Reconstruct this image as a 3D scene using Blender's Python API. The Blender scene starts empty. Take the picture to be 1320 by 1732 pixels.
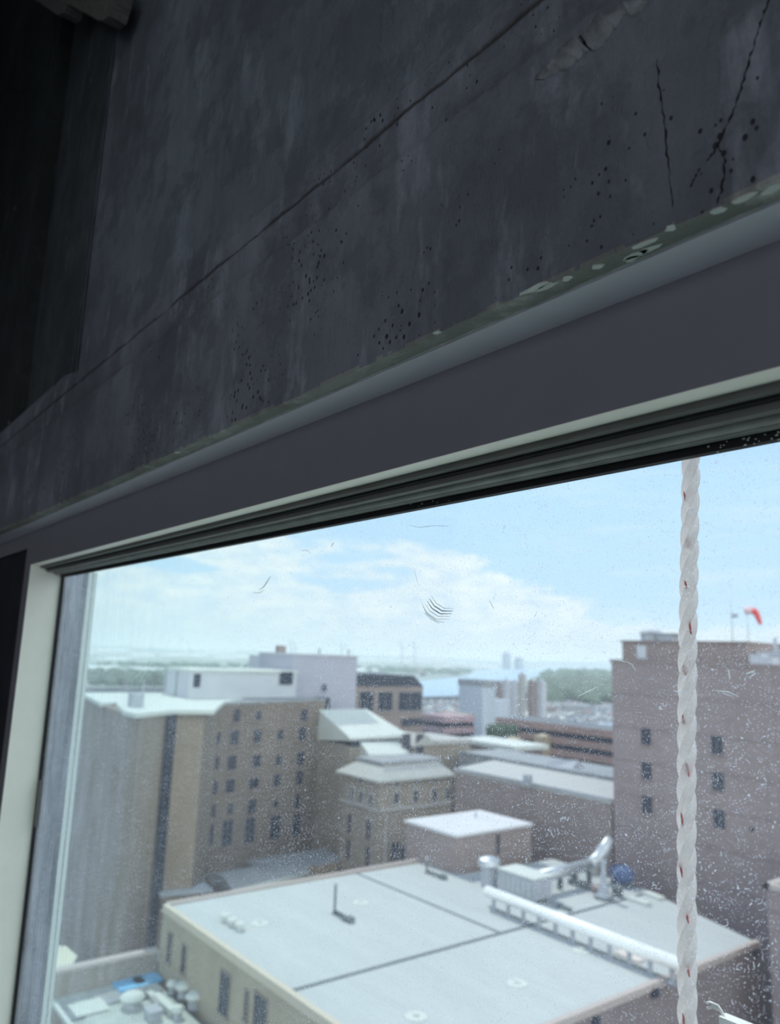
import bpy, bmesh, math, random
from mathutils import Vector, Matrix, noise
random.seed(7)
sc = bpy.context.scene

# ------------------------------------------------------------------ camera
FPX, CZ = 1300.0, 48.0
N = Vector((.036, 1, -241/FPX)).normalized()
XA = Vector((1040, 203.6, FPX)); XA = (XA - N*XA.dot(N)).normalized()
YA = N.cross(XA)
R = Matrix((XA, YA, N))                       # camera axes -> world
CAM = Vector((0, 0, CZ))
cam_d = bpy.data.cameras.new('camera'); cam = bpy.data.objects.new('camera', cam_d)
sc.collection.objects.link(cam); sc.camera = cam
cam.matrix_world = Matrix.Translation(CAM) @ R.to_4x4()
cam_d.sensor_fit = 'HORIZONTAL'; cam_d.sensor_width = 36; cam_d.lens = 36*FPX/1320
cam_d.clip_start = .02; cam_d.clip_end = 60000
cam_d.dof.use_dof = True; cam_d.dof.focus_distance = .82; cam_d.dof.aperture_fstop = 7.4

def ray(px, py): return R @ Vector((px-660, 866-py, -FPX))
def PZ(px, py, z): d = ray(px, py); return CAM + d*((z-CZ)/d.z)
def PY(px, py, y): d = ray(px, py); return CAM + d*(y/d.y)
def PX(px, py, x): d = ray(px, py); return CAM + d*(x/d.x)
def PD(px, py, dep): return CAM + ray(px, py)*(dep/FPX)
def PP(px, py, p0, n): d = ray(px, py); return CAM + d*((p0-CAM).dot(n)/d.dot(n))

# ------------------------------------------------------------------ sky, sun, exposure
vs = sc.view_settings
sc.display_settings.display_device = 'sRGB'
vs.view_transform = 'Standard'; vs.look = 'None'; vs.gamma = 1; vs.use_curve_mapping = False
vs.exposure = 0.2
sc.cycles.use_denoising = True
sc.cycles.max_bounces = 10; sc.cycles.transparent_max_bounces = 16
sc.cycles.diffuse_bounces = 5; sc.cycles.glossy_bounces = 4
sc.cycles.caustics_reflective = False; sc.cycles.caustics_refractive = False
sc.cycles.sample_clamp_indirect = 6; sc.cycles.volume_bounces = 2

SUN_EL, SUN_AZ = 52, 9          # azimuth from -X towards +Y
sd = bpy.data.lights.new('sun', 'SUN'); sun = bpy.data.objects.new('sun', sd)
sc.collection.objects.link(sun)
sd.energy = 2.6; sd.angle = math.radians(.6); sd.color = (1, .96, .89)
el, az = math.radians(SUN_EL), math.radians(SUN_AZ)
SD = Vector((-math.cos(el)*math.cos(az), math.cos(el)*math.sin(az), math.sin(el)))
sun.rotation_euler = SD.to_track_quat('Z', 'Y').to_euler()
sun.location = (-60, 20, 120)

class NT:
    def __init__(s, nt): s.nt = nt; s.n = nt.nodes; s.l = nt.links
    def node(s, t, **kw):
        n = s.n.new(t)
        for k, v in kw.items(): setattr(n, k, v)
        return n
    def put(s, sock, v):
        if hasattr(v, 'is_output') or hasattr(v, 'links'): s.l.new(v, sock)
        elif v is not None: sock.default_value = v
    def math(s, op, a, b=None, c=None, clamp=False):
        n = s.node('ShaderNodeMath', operation=op, use_clamp=clamp)
        for i, v in enumerate((a, b, c)):
            if v is not None: s.put(n.inputs[i], v)
        return n.outputs[0]
    def mix(s, f, a, b, mode='MIX'):
        n = s.node('ShaderNodeMix', data_type='RGBA', blend_type=mode)
        s.put(n.inputs[0], f); s.put(n.inputs[6], a); s.put(n.inputs[7], b)
        return n.outputs[2]
    def ramp(s, f, stops, interp='LINEAR'):
        n = s.node('ShaderNodeValToRGB'); cr = n.color_ramp; cr.interpolation = interp
        while len(cr.elements) < len(stops): cr.elements.new(.5)
        for e, (p, c) in zip(cr.elements, stops):
            e.position = p; e.color = c if len(c) == 4 else (*c, 1)
        s.put(n.inputs[0], f); return n.outputs[0]
    def noise(s, vec, scale, detail=4, rough=.55, out=0):
        n = s.node('ShaderNodeTexNoise'); s.put(n.inputs['Vector'], vec)
        n.inputs['Scale'].default_value = scale; n.inputs['Detail'].default_value = detail
        n.inputs['Roughness'].default_value = rough; return n.outputs[out]
    def vor(s, vec, scale, feat='F1', out='Distance', rnd=1):
        n = s.node('ShaderNodeTexVoronoi', feature=feat); s.put(n.inputs['Vector'], vec)
        n.inputs['Scale'].default_value = scale; n.inputs['Randomness'].default_value = rnd
        return n.outputs[out]
    def mapr(s, v, a, b, c=0, d=1, smooth=False):
        n = s.node('ShaderNodeMapRange', clamp=True)
        if smooth: n.interpolation_type = 'SMOOTHSTEP'
        s.put(n.inputs[0], v)
        for i, x in enumerate((a, b, c, d)): s.put(n.inputs[1+i], x)
        return n.outputs[0]
    def comb(s, x, y, z):
        n = s.node('ShaderNodeCombineXYZ')
        for i, v in enumerate((x, y, z)): s.put(n.inputs[i], v)
        return n.outputs[0]
    def scale(s, vec, k):
        n = s.node('ShaderNodeMapping'); s.put(n.inputs[0], vec); n.inputs['Scale'].default_value = k
        return n.outputs[0]

def make_world():
    w = bpy.data.worlds.new('sky'); sc.world = w; w.use_nodes = True
    w.node_tree.nodes.clear(); t = NT(w.node_tree)
    tc = t.node('ShaderNodeTexCoord'); sp = t.node('ShaderNodeSeparateXYZ')
    t.l.new(tc.outputs['Generated'], sp.inputs[0])
    x, y, z = sp.outputs
    elv = t.math('MULTIPLY', t.math('ARCSINE', z), 180/math.pi)
    azm = t.math('MULTIPLY', t.math('ARCTAN2', y, t.math('MULTIPLY', x, -1)), 180/math.pi)
    # clear sky: pale at the horizon, deeper overhead
    e01 = t.math('DIVIDE', elv, 90, clamp=True)
    blue = t.ramp(e01, [(0, (.72, .86, .98)), (.05, (.56, .76, .98)), (.14, (.52, .74, 1.0)), (.3, (.27, .46, .80)), (.55, (.15, .29, .58)), (1, (.10, .20, .46))])
    # cloud bank
    top = t.node('ShaderNodeFloatCurve'); cu = top.mapping.curves[0]
    pts = [(-180, 9), (-20, 14), (17, 11.5), (30, 9.6), (33.6, 9.4), (37, 8.1), (42, 7.9), (46.9, 6.2), (50.3, 4.3), (54.4, 3.2), (60, 2.7), (65, 2.5), (72, 2.2), (180, 6)]
    for i, (a, e) in enumerate(pts):
        p = ((a+180)/360, e/20)
        if i == 0: cu.points[0].location = p
        elif i == len(pts)-1: cu.points[-1].location = p
        else: cu.points.new(*p)
    for p in cu.points: p.handle_type = 'VECTOR'
    top.mapping.update()
    t.l.new(t.math('DIVIDE', t.math('ADD', azm, 180), 360), top.inputs[1])
    th = t.math('MULTIPLY', top.outputs[0], 20)
    v = t.comb(t.math('MULTIPLY', azm, .16), t.math('MULTIPLY', elv, .42), 3.1)
    n1 = t.noise(v, .85, 7, .58)
    n2 = t.noise(v, 2.6, 6, .6)
    d = t.math('ADD', t.math('SUBTRACT', th, elv), t.math('MULTIPLY', t.math('SUBTRACT', n1, .5), 7))
    d = t.math('ADD', d, t.math('MULTIPLY', t.math('SUBTRACT', n2, .5), 2.2))
    m = t.mapr(d, -.2, .9, 0, 1, True)
    holes = t.mapr(t.noise(t.scale(v, (1, 1.5, 1)), .62, 6, .55), .50, .60, 0, .9, True)
    m = t.math('MULTIPLY', m, t.math('SUBTRACT', 1, t.math('MULTIPLY', holes, t.mapr(elv, 2.5, 5, 0, 1))))
    wisp = t.math('MULTIPLY', t.mapr(t.noise(t.scale(v, (.5, 1.6, 1)), 1.3, 5), .5, .75, 0, .35), t.mapr(elv, 20, 30, 1, 0))
    m = t.math('MAXIMUM', m, wisp)
    m = t.math('MULTIPLY', m, t.mapr(elv, 12, 22, 1, .12))
    ccol = t.mix(t.mapr(n2, .35, .65), (.68, .80, .95, 1), (.90, .93, .97, 1))
    ccol = t.mix(t.mapr(elv, 0, 3.5), (.72, .83, .94, 1), ccol)
    col = t.mix(m, blue, ccol)
    side = t.math('MULTIPLY', t.mapr(t.math('ABSOLUTE', azm), 74, 105), 1)  # bright cloud cover added out of view to brighten room and walls
    side = t.math('MULTIPLY', side, t.mapr(elv, 70, 35))
    side = t.math('MULTIPLY', side, t.mapr(t.noise(t.comb(t.math('MULTIPLY', azm, .05), t.math('MULTIPLY', elv, .09), 9), 1.2, 4), .35, .55, .35, 1))
    col = t.mix(side, col, (2.0, 2.05, 2.1, 1))
    low = t.mapr(elv, -1.5, -.1)
    col = t.mix(low, (.42, .50, .55, 1), col)
    bg = t.node('ShaderNodeBackground'); t.l.new(col, bg.inputs[0]); bg.inputs[1].default_value = 1.0
    o = t.node('ShaderNodeOutputWorld'); t.l.new(bg.outputs[0], o.inputs[0])
    w.cycles.sampling_method = 'AUTOMATIC'
make_world()

# ------------------------------------------------------------------ materials
MATS = {}
def mat(name, col, rough=.8, var=.12, scale=1.0, metal=0, bump=0, stretch=(1, 1, 1), spec=.3, fine=0):
    if name in MATS: return MATS[name]
    m = bpy.data.materials.new(name); m.use_nodes = True; m.node_tree.nodes.clear(); t = NT(m.node_tree)
    tc = t.node('ShaderNodeTexCoord'); v = t.scale(tc.outputs['Object'], stretch)
    n = t.noise(v, scale, 6, .6)
    a = tuple(c*(1-var) for c in col); b = tuple(min(1, c*(1+var)) for c in col)
    c = t.mix(t.mapr(n, .3, .7), (*a, 1), (*b, 1))
    if fine:
        n2 = t.noise(v, scale*9, 3, .6)
        c = t.mix(t.mapr(n2, .35, .65, 0, fine), c, (*(x*.55 for x in col), 1))
    p = t.node('ShaderNodeBsdfPrincipled'); t.l.new(c, p.inputs['Base Color'])
    p.inputs['Roughness'].default_value = rough; p.inputs['Metallic'].default_value = metal
    p.inputs['Specular IOR Level'].default_value = spec
    if bump:
        bn = t.node('ShaderNodeBump'); bn.inputs['Strength'].default_value = bump; bn.inputs['Distance'].default_value = .02
        t.l.new(n, bn.inputs['Height']); t.l.new(bn.outputs[0], p.inputs['Normal'])
    o = t.node('ShaderNodeOutputMaterial'); t.l.new(p.outputs[0], o.inputs[0])
    MATS[name] = m; return m

def masonry(name, col, var=.1, band=None, rough=.85, mortar=.12):
    """brick or panel cladding: fine courses plus broad tonal bands"""
    if name in MATS: return MATS[name]
    m = bpy.data.materials.new(name); m.use_nodes = True; m.node_tree.nodes.clear(); t = NT(m.node_tree)
    tc = t.node('ShaderNodeTexCoord'); sp = t.node('ShaderNodeSeparateXYZ'); t.l.new(tc.outputs['Object'], sp.inputs[0])
    u = t.math('ADD', sp.outputs[0], sp.outputs[1]); z = sp.outputs[2]
    br = t.node('ShaderNodeTexBrick'); t.l.new(t.comb(u, z, 0), br.inputs['Vector'])
    br.inputs['Scale'].default_value = 1; br.inputs['Brick Width'].default_value = .9; br.inputs['Row Height'].default_value = .3
    br.inputs['Mortar Size'].default_value = .02
    c1 = (*[x*(1-var) for x in col], 1); c2 = (*[x*(1+var) for x in col], 1)
    br.inputs['Color1'].default_value = c1; br.inputs['Color2'].default_value = c2
    br.inputs['Mortar'].default_value = (*[x*(1+mortar) for x in col], 1)
    c = br.outputs[0]
    n = t.noise(t.scale(tc.outputs['Object'], (.25, .25, .12)), 1, 5, .6)
    c = t.mix(t.mapr(n, .3, .7, 0, .45), c, (*[x*.72 for x in col], 1))
    if band:
        wv = t.math('FRACT', t.math('DIVIDE', z, band))
        c = t.mix(t.math('MULTIPLY', t.mapr(wv, .0, .12, 1, 0), .45), c, (*[x*.55 for x in col], 1))
    p = t.node('ShaderNodeBsdfPrincipled'); t.l.new(c, p.inputs['Base Color']); p.inputs['Roughness'].default_value = rough
    p.inputs['Specular IOR Level'].default_value = .2
    o = t.node('ShaderNodeOutputMaterial'); t.l.new(p.outputs[0], o.inputs[0])
    MATS[name] = m; return m

def concrete(name, base, pores=1.0, stain=False):
    if name in MATS: return MATS[name]
    m = bpy.data.materials.new(name); m.use_nodes = True; m.node_tree.nodes.clear(); t = NT(m.node_tree)
    tc = t.node('ShaderNodeTexCoord'); P = tc.outputs['Object']
    big = t.noise(P, 2.6, 6, .62); mid = t.noise(t.scale(P, (1, 1, .35)), 14, 7, .65); fin = t.noise(P, 160, 4, .7)
    dr = t.noise(t.scale(P, (1, 1, .08)), 30, 4, .6)
    c = t.mix(t.mapr(big, .33, .67), (*[x*.6 for x in base], 1), (*[x*1.45 for x in base], 1))
    c = t.mix(t.mapr(mid, .35, .68, 0, .55), c, (*[x*.6 for x in base], 1))
    c = t.mix(t.mapr(mid, .54, .66, 0, .55), c, (*[min(.8, x*2.0) for x in base], 1))
    blot = t.noise(P, 6.5, 8, .72); c = t.mix(t.mapr(blot, .49, .55, 0, .5), c, (*[x*.55 for x in base], 1))
    c = t.mix(t.mapr(dr, .55, .8, 0, .3), c, (*[x*.55 for x in base], 1))
    c = t.mix(t.mapr(fin, .4, .75, 0, .25), c, (*[x*.6 for x in base], 1))
    # blow holes: sparse, clustered
    vd = t.vor(t.scale(P, (1, 1, .75)), 105); clus = t.noise(P, 7, 3, .6)
    siz = t.mapr(clus, .44, .66, 0, .24*pores)
    hole = t.math('LESS_THAN', vd, siz)
    vd2 = t.vor(P, 34); c2 = t.noise(P, 11, 2, .5)
    hole2 = t.math('LESS_THAN', vd2, t.mapr(c2, .6, .76, 0, .17*pores))
    h = t.math('MAXIMUM', hole, hole2)
    c = t.mix(h, c, (*[x*.16 for x in base], 1))
    # splashes of pale mortar
    sp = t.vor(t.scale(P, (1, 1, .45)), 8.5)
    c = t.mix(t.math('LESS_THAN', sp, .035), c, (.42, .44, .44, 1))
    if stain:      # brown grout stain along the joint
        sp3 = t.node('ShaderNodeSeparateXYZ'); t.l.new(P, sp3.inputs[0])
        dz = t.math('ABSOLUTE', t.math('SUBTRACT', t.math('SUBTRACT', sp3.outputs[2], CZ+.5965), t.math('MULTIPLY', t.math('SUBTRACT', mid, .5), .018)))
        wd = t.math('MULTIPLY', t.mapr(blot, .35, .65, .3, 1.3), .009)
        c = t.mix(t.math('MULTIPLY', t.mapr(dz, 0, wd, 1, 0, True), .82), c, (.045, .036, .032, 1))
    p = t.node('ShaderNodeBsdfPrincipled'); t.l.new(c, p.inputs['Base Color'])
    p.inputs['Roughness'].default_value = .78; p.inputs['Specular IOR Level'].default_value = .25
    hh = t.math('ADD', t.math('MULTIPLY', mid, .7), t.math('MULTIPLY', fin, .16))
    hh = t.math('SUBTRACT', hh, t.math('MULTIPLY', h, 1.2))
    bn = t.node('ShaderNodeBump'); bn.inputs['Strength'].default_value = 1; bn.inputs['Distance'].default_value = .009
    t.l.new(hh, bn.inputs['Height']); t.l.new(bn.outputs[0], p.inputs['Normal'])
    o = t.node('ShaderNodeOutputMaterial'); t.l.new(p.outputs[0], o.inputs[0])
    MATS[name] = m; return m

def glass_mat():
    """window pane: greenish tint that deepens with path length, dust film, specks and dried streaks"""
    m = bpy.data.materials.new('dusty_glass'); m.use_nodes = True; m.node_tree.nodes.clear(); t = NT(m.node_tree)
    tc = t.node('ShaderNodeTexCoord'); P = tc.outputs['Object']
    sp = t.node('ShaderNodeSeparateXYZ'); t.l.new(P, sp.inputs[0]); x, y, z = sp.outputs
    geo = t.node('ShaderNodeNewGeometry')
    dt = t.node('ShaderNodeVectorMath', operation='DOT_PRODUCT')
    t.l.new(geo.outputs['Normal'], dt.inputs[0]); t.l.new(geo.outputs['Incoming'], dt.inputs[1])
    cosv = t.math('MAXIMUM', t.math('ABSOLUTE', dt.outputs['Value']), .12)
    path = t.math('DIVIDE', 1, cosv)                      # optical path through the pane
    g = t.node('ShaderNodeCombineColor')
    for i, k in enumerate((.960, .993, .984)):
        t.l.new(t.math('POWER', k, path), g.inputs[i])
    tr = t.node('ShaderNodeBsdfTransparent'); t.l.new(g.outputs[0], tr.inputs[0])
    gl = t.node('ShaderNodeBsdfGlossy'); gl.inputs['Roughness'].default_value = .02; gl.inputs['Color'].default_value = (.6, .6, .6, 1)
    fr = t.node('ShaderNodeFresnel'); fr.inputs[0].default_value = 1.35
    ms = t.node('ShaderNodeMixShader'); t.l.new(t.math('MULTIPLY', fr.outputs[0], .04), ms.inputs[0])
    t.l.new(tr.outputs[0], ms.inputs[1]); t.l.new(gl.outputs[0], ms.inputs[2])
    # dust: more below eye level and along the left jamb
    down = t.mapr(z, CZ+.03, CZ-.12, .06, 1)
    film = t.math('MULTIPLY', t.noise(P, 3.5, 4, .6), .075)
    # round drop marks
    def drops(sc_, r, keep, amt, seed):
        vn = t.node('ShaderNodeTexVoronoi', voronoi_dimensions='2D')
        jx = t.math('MULTIPLY', t.noise(P, 60, 2, .5), .02); jz = t.math('MULTIPLY', t.noise(t.scale(P, (1.3, 1, 1.3)), 47, 2, .5), .02)
        t.l.new(t.comb(t.math('ADD', t.math('ADD', x, seed), jx), t.math('ADD', t.math('ADD', z, seed*.7), jz), 0), vn.inputs['Vector']); vn.inputs['Scale'].default_value = sc_
        sc3 = t.node('ShaderNodeSeparateColor'); t.l.new(vn.outputs['Color'], sc3.inputs[0])
        on = t.math('GREATER_THAN', sc3.outputs[0], 1-keep)
        rad = t.math('MULTIPLY', t.math('ADD', t.math('MULTIPLY', sc3.outputs[1], .9), .25), r)
        disk = t.mapr(vn.outputs['Distance'], rad, t.math('MULTIPLY', rad, .55), 0, 1)
        return t.math('MULTIPLY', t.math('MULTIPLY', disk, on), amt)
    d1 = drops(520, .30, .30, .8, .3)
    d2 = drops(260, .12, .26, .85, 1.7)
    d3 = drops(95, .05, .20, .6, 2.9)
    dd = t.math('MAXIMUM', t.math('MAXIMUM', d1, d2), d3)
    clump = t.mapr(t.noise(P, 9, 3, .6), .3, .6, .35, 1)
    dd = t.math('MULTIPLY', dd, clump)
    # vertical dried streaks near the jamb
    st = t.noise(t.scale(P, (16, 1, .9)), 5, 5, .65)
    left = t.mapr(x, -1.0, -2.2, 0, 1)
    sk = t.math('MULTIPLY', t.mapr(st, .38, .72, 0, .5), left)
    sk2 = t.math('MULTIPLY', t.mapr(t.noise(t.scale(P, (70, 1, 3)), 6, 3, .6), .45, .75, 0, .3), left)
    sm = t.noise(t.scale(P, (5, 1, 1.1)), 3, 5, .7)
    edge = t.math('MULTIPLY', t.mapr(sm, .36, .62, 0, .8), t.mapr(x, -1.75, -2.15, 0, 1, True))
    dust = t.math('ADD', t.math('ADD', t.math('ADD', film, dd), t.math('ADD', sk, edge)), sk2)
    dust = t.math('MULTIPLY', dust, down, clamp=True)
    df = t.node('ShaderNodeBsdfDiffuse'); df.inputs[0].default_value = (.9, .9, .93, 1)
    tl = t.node('ShaderNodeBsdfTranslucent'); tl.inputs[0].default_value = (.86, .91, 1, 1)
    a = t.node('ShaderNodeMixShader'); a.inputs[0].default_value = .8
    t.l.new(df.outputs[0], a.inputs[1]); t.l.new(tl.outputs[0], a.inputs[2])
    f = t.node('ShaderNodeMixShader'); t.l.new(dust, f.inputs[0]); t.l.new(ms.outputs[0], f.inputs[1]); t.l.new(a.outputs[0], f.inputs[2])
    o = t.node('ShaderNodeOutputMaterial'); t.l.new(f.outputs[0], o.inputs[0])
    return m

# ------------------------------------------------------------------ mesh helpers
C = sc.collection
class MB:
    def __init__(s): s.v = []; s.f = []; s.m = []; s.cur = 0; s.smooth = []
    def mi(s, i): s.cur = i; return s
    def add(s, vs_, fs, smooth=False):
        o = len(s.v); s.v += [Vector(p) for p in vs_]
        for f in fs: s.f.append([o+i for i in f]); s.m.append(s.cur); s.smooth.append(smooth)
        return s
    def box(s, a, b):
        (x0, y0, z0), (x1, y1, z1) = a, b
        x0, x1 = sorted((x0, x1)); y0, y1 = sorted((y0, y1)); z0, z1 = sorted((z0, z1))
        return s.add([(x0,y0,z0),(x1,y0,z0),(x1,y1,z0),(x0,y1,z0),(x0,y0,z1),(x1,y0,z1),(x1,y1,z1),(x0,y1,z1)],
                     [(0,3,2,1),(4,5,6,7),(0,1,5,4),(1,2,6,5),(2,3,7,6),(3,0,4,7)])
    def prism(s, poly, z0, z1, z1s=None):
        n = len(poly); ar = sum(poly[i][0]*poly[(i+1)%n][1]-poly[(i+1)%n][0]*poly[i][1] for i in range(n))
        if ar < 0: poly = list(poly)[::-1]; z1s = z1s[::-1] if z1s else None
        vv = [(p[0], p[1], z0) for p in poly]+[(p[0], p[1], z1s[i] if z1s else z1) for i, p in enumerate(poly)]
        return s.add(vv, [tuple(range(n))[::-1], tuple(range(n, 2*n))]+[(i, (i+1)%n, n+(i+1)%n, n+i) for i in range(n)])
    def oriented(s, c, t, nrm, w, h, d):
        """box centred on c: width w along t, height h along z, depth d out along nrm"""
        u = Vector((0, 0, 1)); vv = []
        for k in (0, d):
            for a, b in ((-1,-1),(1,-1),(1,1),(-1,1)): vv.append(c+t*(a*w/2)+u*(b*h/2)+nrm*k)
        return s.add(vv, [(0,1,2,3),(4,7,6,5),(0,4,5,1),(1,5,6,2),(2,6,7,3),(3,7,4,0)])
    def tube(s, pts, r, n=8, cap=True, rs=None):
        pts = [Vector(p) for p in pts]; rings = []; o = len(s.v); up = None
        for i, p in enumerate(pts):
            d = (pts[min(i+1, len(pts)-1)]-pts[max(i-1, 0)]).normalized()
            if up is None: up = d.orthogonal().normalized()
            up = (up-d*up.dot(d)).normalized(); sd_ = d.cross(up); rr = rs[i] if rs else r
            s.v += [p+(up*math.cos(2*math.pi*k/n)+sd_*math.sin(2*math.pi*k/n))*rr for k in range(n)]
        for i in range(len(pts)-1):
            for k in range(n):
                s.f.append([o+i*n+k, o+i*n+(k+1)%n, o+(i+1)*n+(k+1)%n, o+(i+1)*n+k]); s.m.append(s.cur); s.smooth.append(True)
        if cap:
            s.f.append([o+k for k in range(n)][::-1]); s.m.append(s.cur); s.smooth.append(False)
            s.f.append([o+(len(pts)-1)*n+k for k in range(n)]); s.m.append(s.cur); s.smooth.append(False)
        return s
    def lathe(s, c, prof, n=16):
        c = Vector(c); o = len(s.v)
        for r, z in prof:
            s.v += [c+Vector((r*math.cos(2*math.pi*k/n), r*math.sin(2*math.pi*k/n), z)) for k in range(n)]
        for i in range(len(prof)-1):
            for k in range(n):
                s.f.append([o+i*n+k, o+i*n+(k+1)%n, o+(i+1)*n+(k+1)%n, o+(i+1)*n+k]); s.m.append(s.cur); s.smooth.append(False)
        s.f.append([o+k for k in range(n)][::-1]); s.m.append(s.cur); s.smooth.append(False)
        s.f.append([o+(len(prof)-1)*n+k for k in range(n)]); s.m.append(s.cur); s.smooth.append(False)
        return s
    def blob(s, c, rx, ry, rz, rough=.25, seg=8, rings=6, seed=0):
        c = Vector(c); o = len(s.v)
        for i in range(rings+1):
            th = math.pi*i/rings
            for k in range(seg):
                ph = 2*math.pi*k/seg
                d = Vector((math.sin(th)*math.cos(ph), math.sin(th)*math.sin(ph), math.cos(th)))
                q = 1+rough*noise.noise(d*1.7+Vector((seed*3.1, seed, 0)))*1.6
                s.v.append(c+Vector((d.x*rx*q, d.y*ry*q, d.z*rz*q)))
        for i in range(rings):
            for k in range(seg):
                s.f.append([o+i*seg+k, o+(i+1)*seg+k, o+(i+1)*seg+(k+1)%seg, o+i*seg+(k+1)%seg]); s.m.append(s.cur); s.smooth.append(True)
        return s

def org(o):
    v = Vector((0, 0, 0))
    while o: v += o.location; o = o.parent
    return v
def part(name, mb, mats, parent=None, label=None, kind=None):
    off = org(parent) if parent else Vector((0, 0, 0))
    me = bpy.data.meshes.new(name); me.from_pydata([tuple(v-off) for v in mb.v], [], mb.f)
    for m in (mats if isinstance(mats, (list, tuple)) else [mats]): me.materials.append(m)
    me.polygons.foreach_set('material_index', mb.m); me.polygons.foreach_set('use_smooth', mb.smooth); me.update()
    o = bpy.data.objects.new(name, me); C.objects.link(o); o.parent = parent
    if label: o['label'] = label
    if kind: o['kind'] = kind
    return o
def tag(o, label, cat, group=None, kind=None):
    o['label'] = label; o['category'] = cat
    if group: o['group'] = group
    if kind: o['kind'] = kind
    return o
def thing(name, label, cat, loc, group=None):
    o = bpy.data.objects.new(name, None); C.objects.link(o); o.location = Vector(loc); o.empty_display_size = .1
    return tag(o, label, cat, group)
def single(name, mb, mats, label, cat, loc=None, group=None, kind=None):
    """a thing that is one mesh, origin at its base"""
    if loc is None:
        xs = [v.x for v in mb.v]; ys = [v.y for v in mb.v]; zs = [v.z for v in mb.v]
        loc = ((min(xs)+max(xs))/2, (min(ys)+max(ys))/2, min(zs))
    loc = Vector(loc)
    for v in mb.v: v -= loc
    o = part(name, mb, mats); o.location = loc
    return tag(o, label, cat, group, kind)
def struct(name, mb, mats, label, parent=None):
    o = part(name, mb, mats, parent); o['kind'] = 'structure'; o['label'] = label; o['category'] = name.split('_')[0]
    return o

# material palette
CONC = concrete('cast_concrete', (.205, .22, .262), stain=True)
CONC2 = concrete('upper_concrete', (.185, .205, .245), pores=.35, stain=True)
SOFF = concrete('grey_green_soffit', (.31, .31, .295), pores=.5)
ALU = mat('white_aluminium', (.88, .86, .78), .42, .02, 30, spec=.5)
FACE = mat('shaded_frame_face', (.185, .185, .215), .5, .03, 20, spec=.4)  # room-side shade of the pale frame put into this dark tone
TRIM = mat('grey_trim_paint', (.60, .58, .66), .45, .04, 12, spec=.5)
SASH = mat('shaded_sash', (.115, .115, .112), .5, .1, 25, spec=.4)  # shade of the room-facing steps put into the dark colour
BEAD = mat('glazing_bead', (.17, .172, .165), .45, .25, 30, spec=.4)
RUB = mat('black_rubber', (.012, .013, .016), .6, .3, 60)
CAULK = mat('clear_caulk', (.33, .34, .34), .35, .3, 40, spec=.6)
CHIP = mat('pale_paint_chip', (.55, .58, .56), .6, .1, 50)
DARK = mat('dark_panel', (.018, .02, .027), .7, .4, 6)

# ================================================================== SETTING: the room
# concrete face above the window, profile swept along the wall with uneven edges
def wob(x, k, a, s=0): return a*noise.noise(Vector((x*k, s*7.3, s)))+a*.5*noise.noise(Vector((x*k*3.7, s*2.3+5, s)))
XL, XR = -4.6, 2.4
xs = []; x = XR
while x > XL: xs.append(x); x -= .004 if -1.9 < x < .5 else .03
xs.append(XL)
def prof(x):
    zb = .3085+wob(x, 30, .0012, 1); zf = .5375+wob(x, 14, .003, 2)+wob(x, 70, .001, 6); ze = .5925+wob(x, 9, .003, 3)+wob(x, 60, .0008, 8)
    gd = .0008+.005*max(0, noise.noise(Vector((x*9, 3, 3)))+.15)
    return [(.463+wob(x, 25, .0006, 4), zb), (.463, zb+.03), (.463, .42), (.463, zf-.006), (.4645, zf), (.4705, zf+.0035),
            (.4690, ze-.006), (.4690, ze-.0025), (.4690+gd, ze), (.471+gd*.8, ze+.004), (.4725, ze+.014), (.4727, .634), (.480, .66)]
mb = MB(); rows = [prof(x) for x in xs]; k = len(rows[0])
for x, r in zip(xs, rows): mb.v += [Vector((x, y, CZ+z)) for y, z in r]
for i in range(len(xs)-1):
    for j in range(k-1):
        mb.f.append([i*k+j, i*k+j+1, (i+1)*k+j+1, (i+1)*k+j]); mb.m.append(0); mb.smooth.append(True)
mb.box((XL, .49, CZ+.3085), (XR, .62, CZ+.64))
lint = struct('wall_front_lintel', mb, CONC, 'rough dark concrete lintel band running above the window head')
mb = MB(); mb.mi(0).box((-1.83, .4725, CZ+.633), (XR, .62, CZ+4.2))
mb.box((-3.4, .61, CZ+.5), (-2.1, .64, CZ+4.2))
mb.box((-1.84, .4725, CZ+.633), (-1.82, .62, CZ+4.2)); struct('wall_front_upper', mb, CONC2, 'smoother dark concrete wall set back above the lintel, recess at its left')
mb = MB()
mb.box((XL, .463, CZ+.3075), (XR, .49, CZ+.312)); struct('trim_soffit', mb, SOFF, 'grey green strip of concrete soffit above the caulk')
# cracks, mortar smear, chips: real thin pieces
def onwall(pts, y=.4628): return [PY(px, py, y) for px, py in pts]
mb = MB()
for line in ([(1302, 0), (1288, 38), (1277, 75), (1262, 120), (1250, 165), (1238, 195), (1222, 232), (1208, 258), (1196, 272)],
             [(1216, 247), (1227, 268), (1224, 300), (1220, 325), (1214, 344)], [(1185, 285), (1178, 298), (1170, 316)],
             [(1112, 100), (1115, 145), (1122, 190), (1127, 240), (1133, 300), (1139, 350)]):
    P_ = onwall(line); Q = []
    for a, b in zip(P_, P_[1:]):
        for i in range(6):
            q = a.lerp(b, i/6); q.x += random.uniform(-.0009, .0009); Q.append(q)
    Q.append(P_[-1]); mb.tube(Q, .0005, 5, rs=[random.choice((.0002, .0005, .0009)) for _ in Q])
part('crack', mb, mat('crack_dark', (.02, .02, .025), .9), lint, 'thin dark hairline cracks in the concrete')
mb = MB()
top = [(905, 130), (935, 92), (975, 60), (1010, 30), (1050, 0), (1095, 0)]; bot = [(920, 112+25), (965, 108), (1000, 82), (1030, 52), (1062, 25), (1095, 0)]
T_ = onwall(top, .4622); B_ = onwall(bot, .4622)
vv = []
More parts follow.
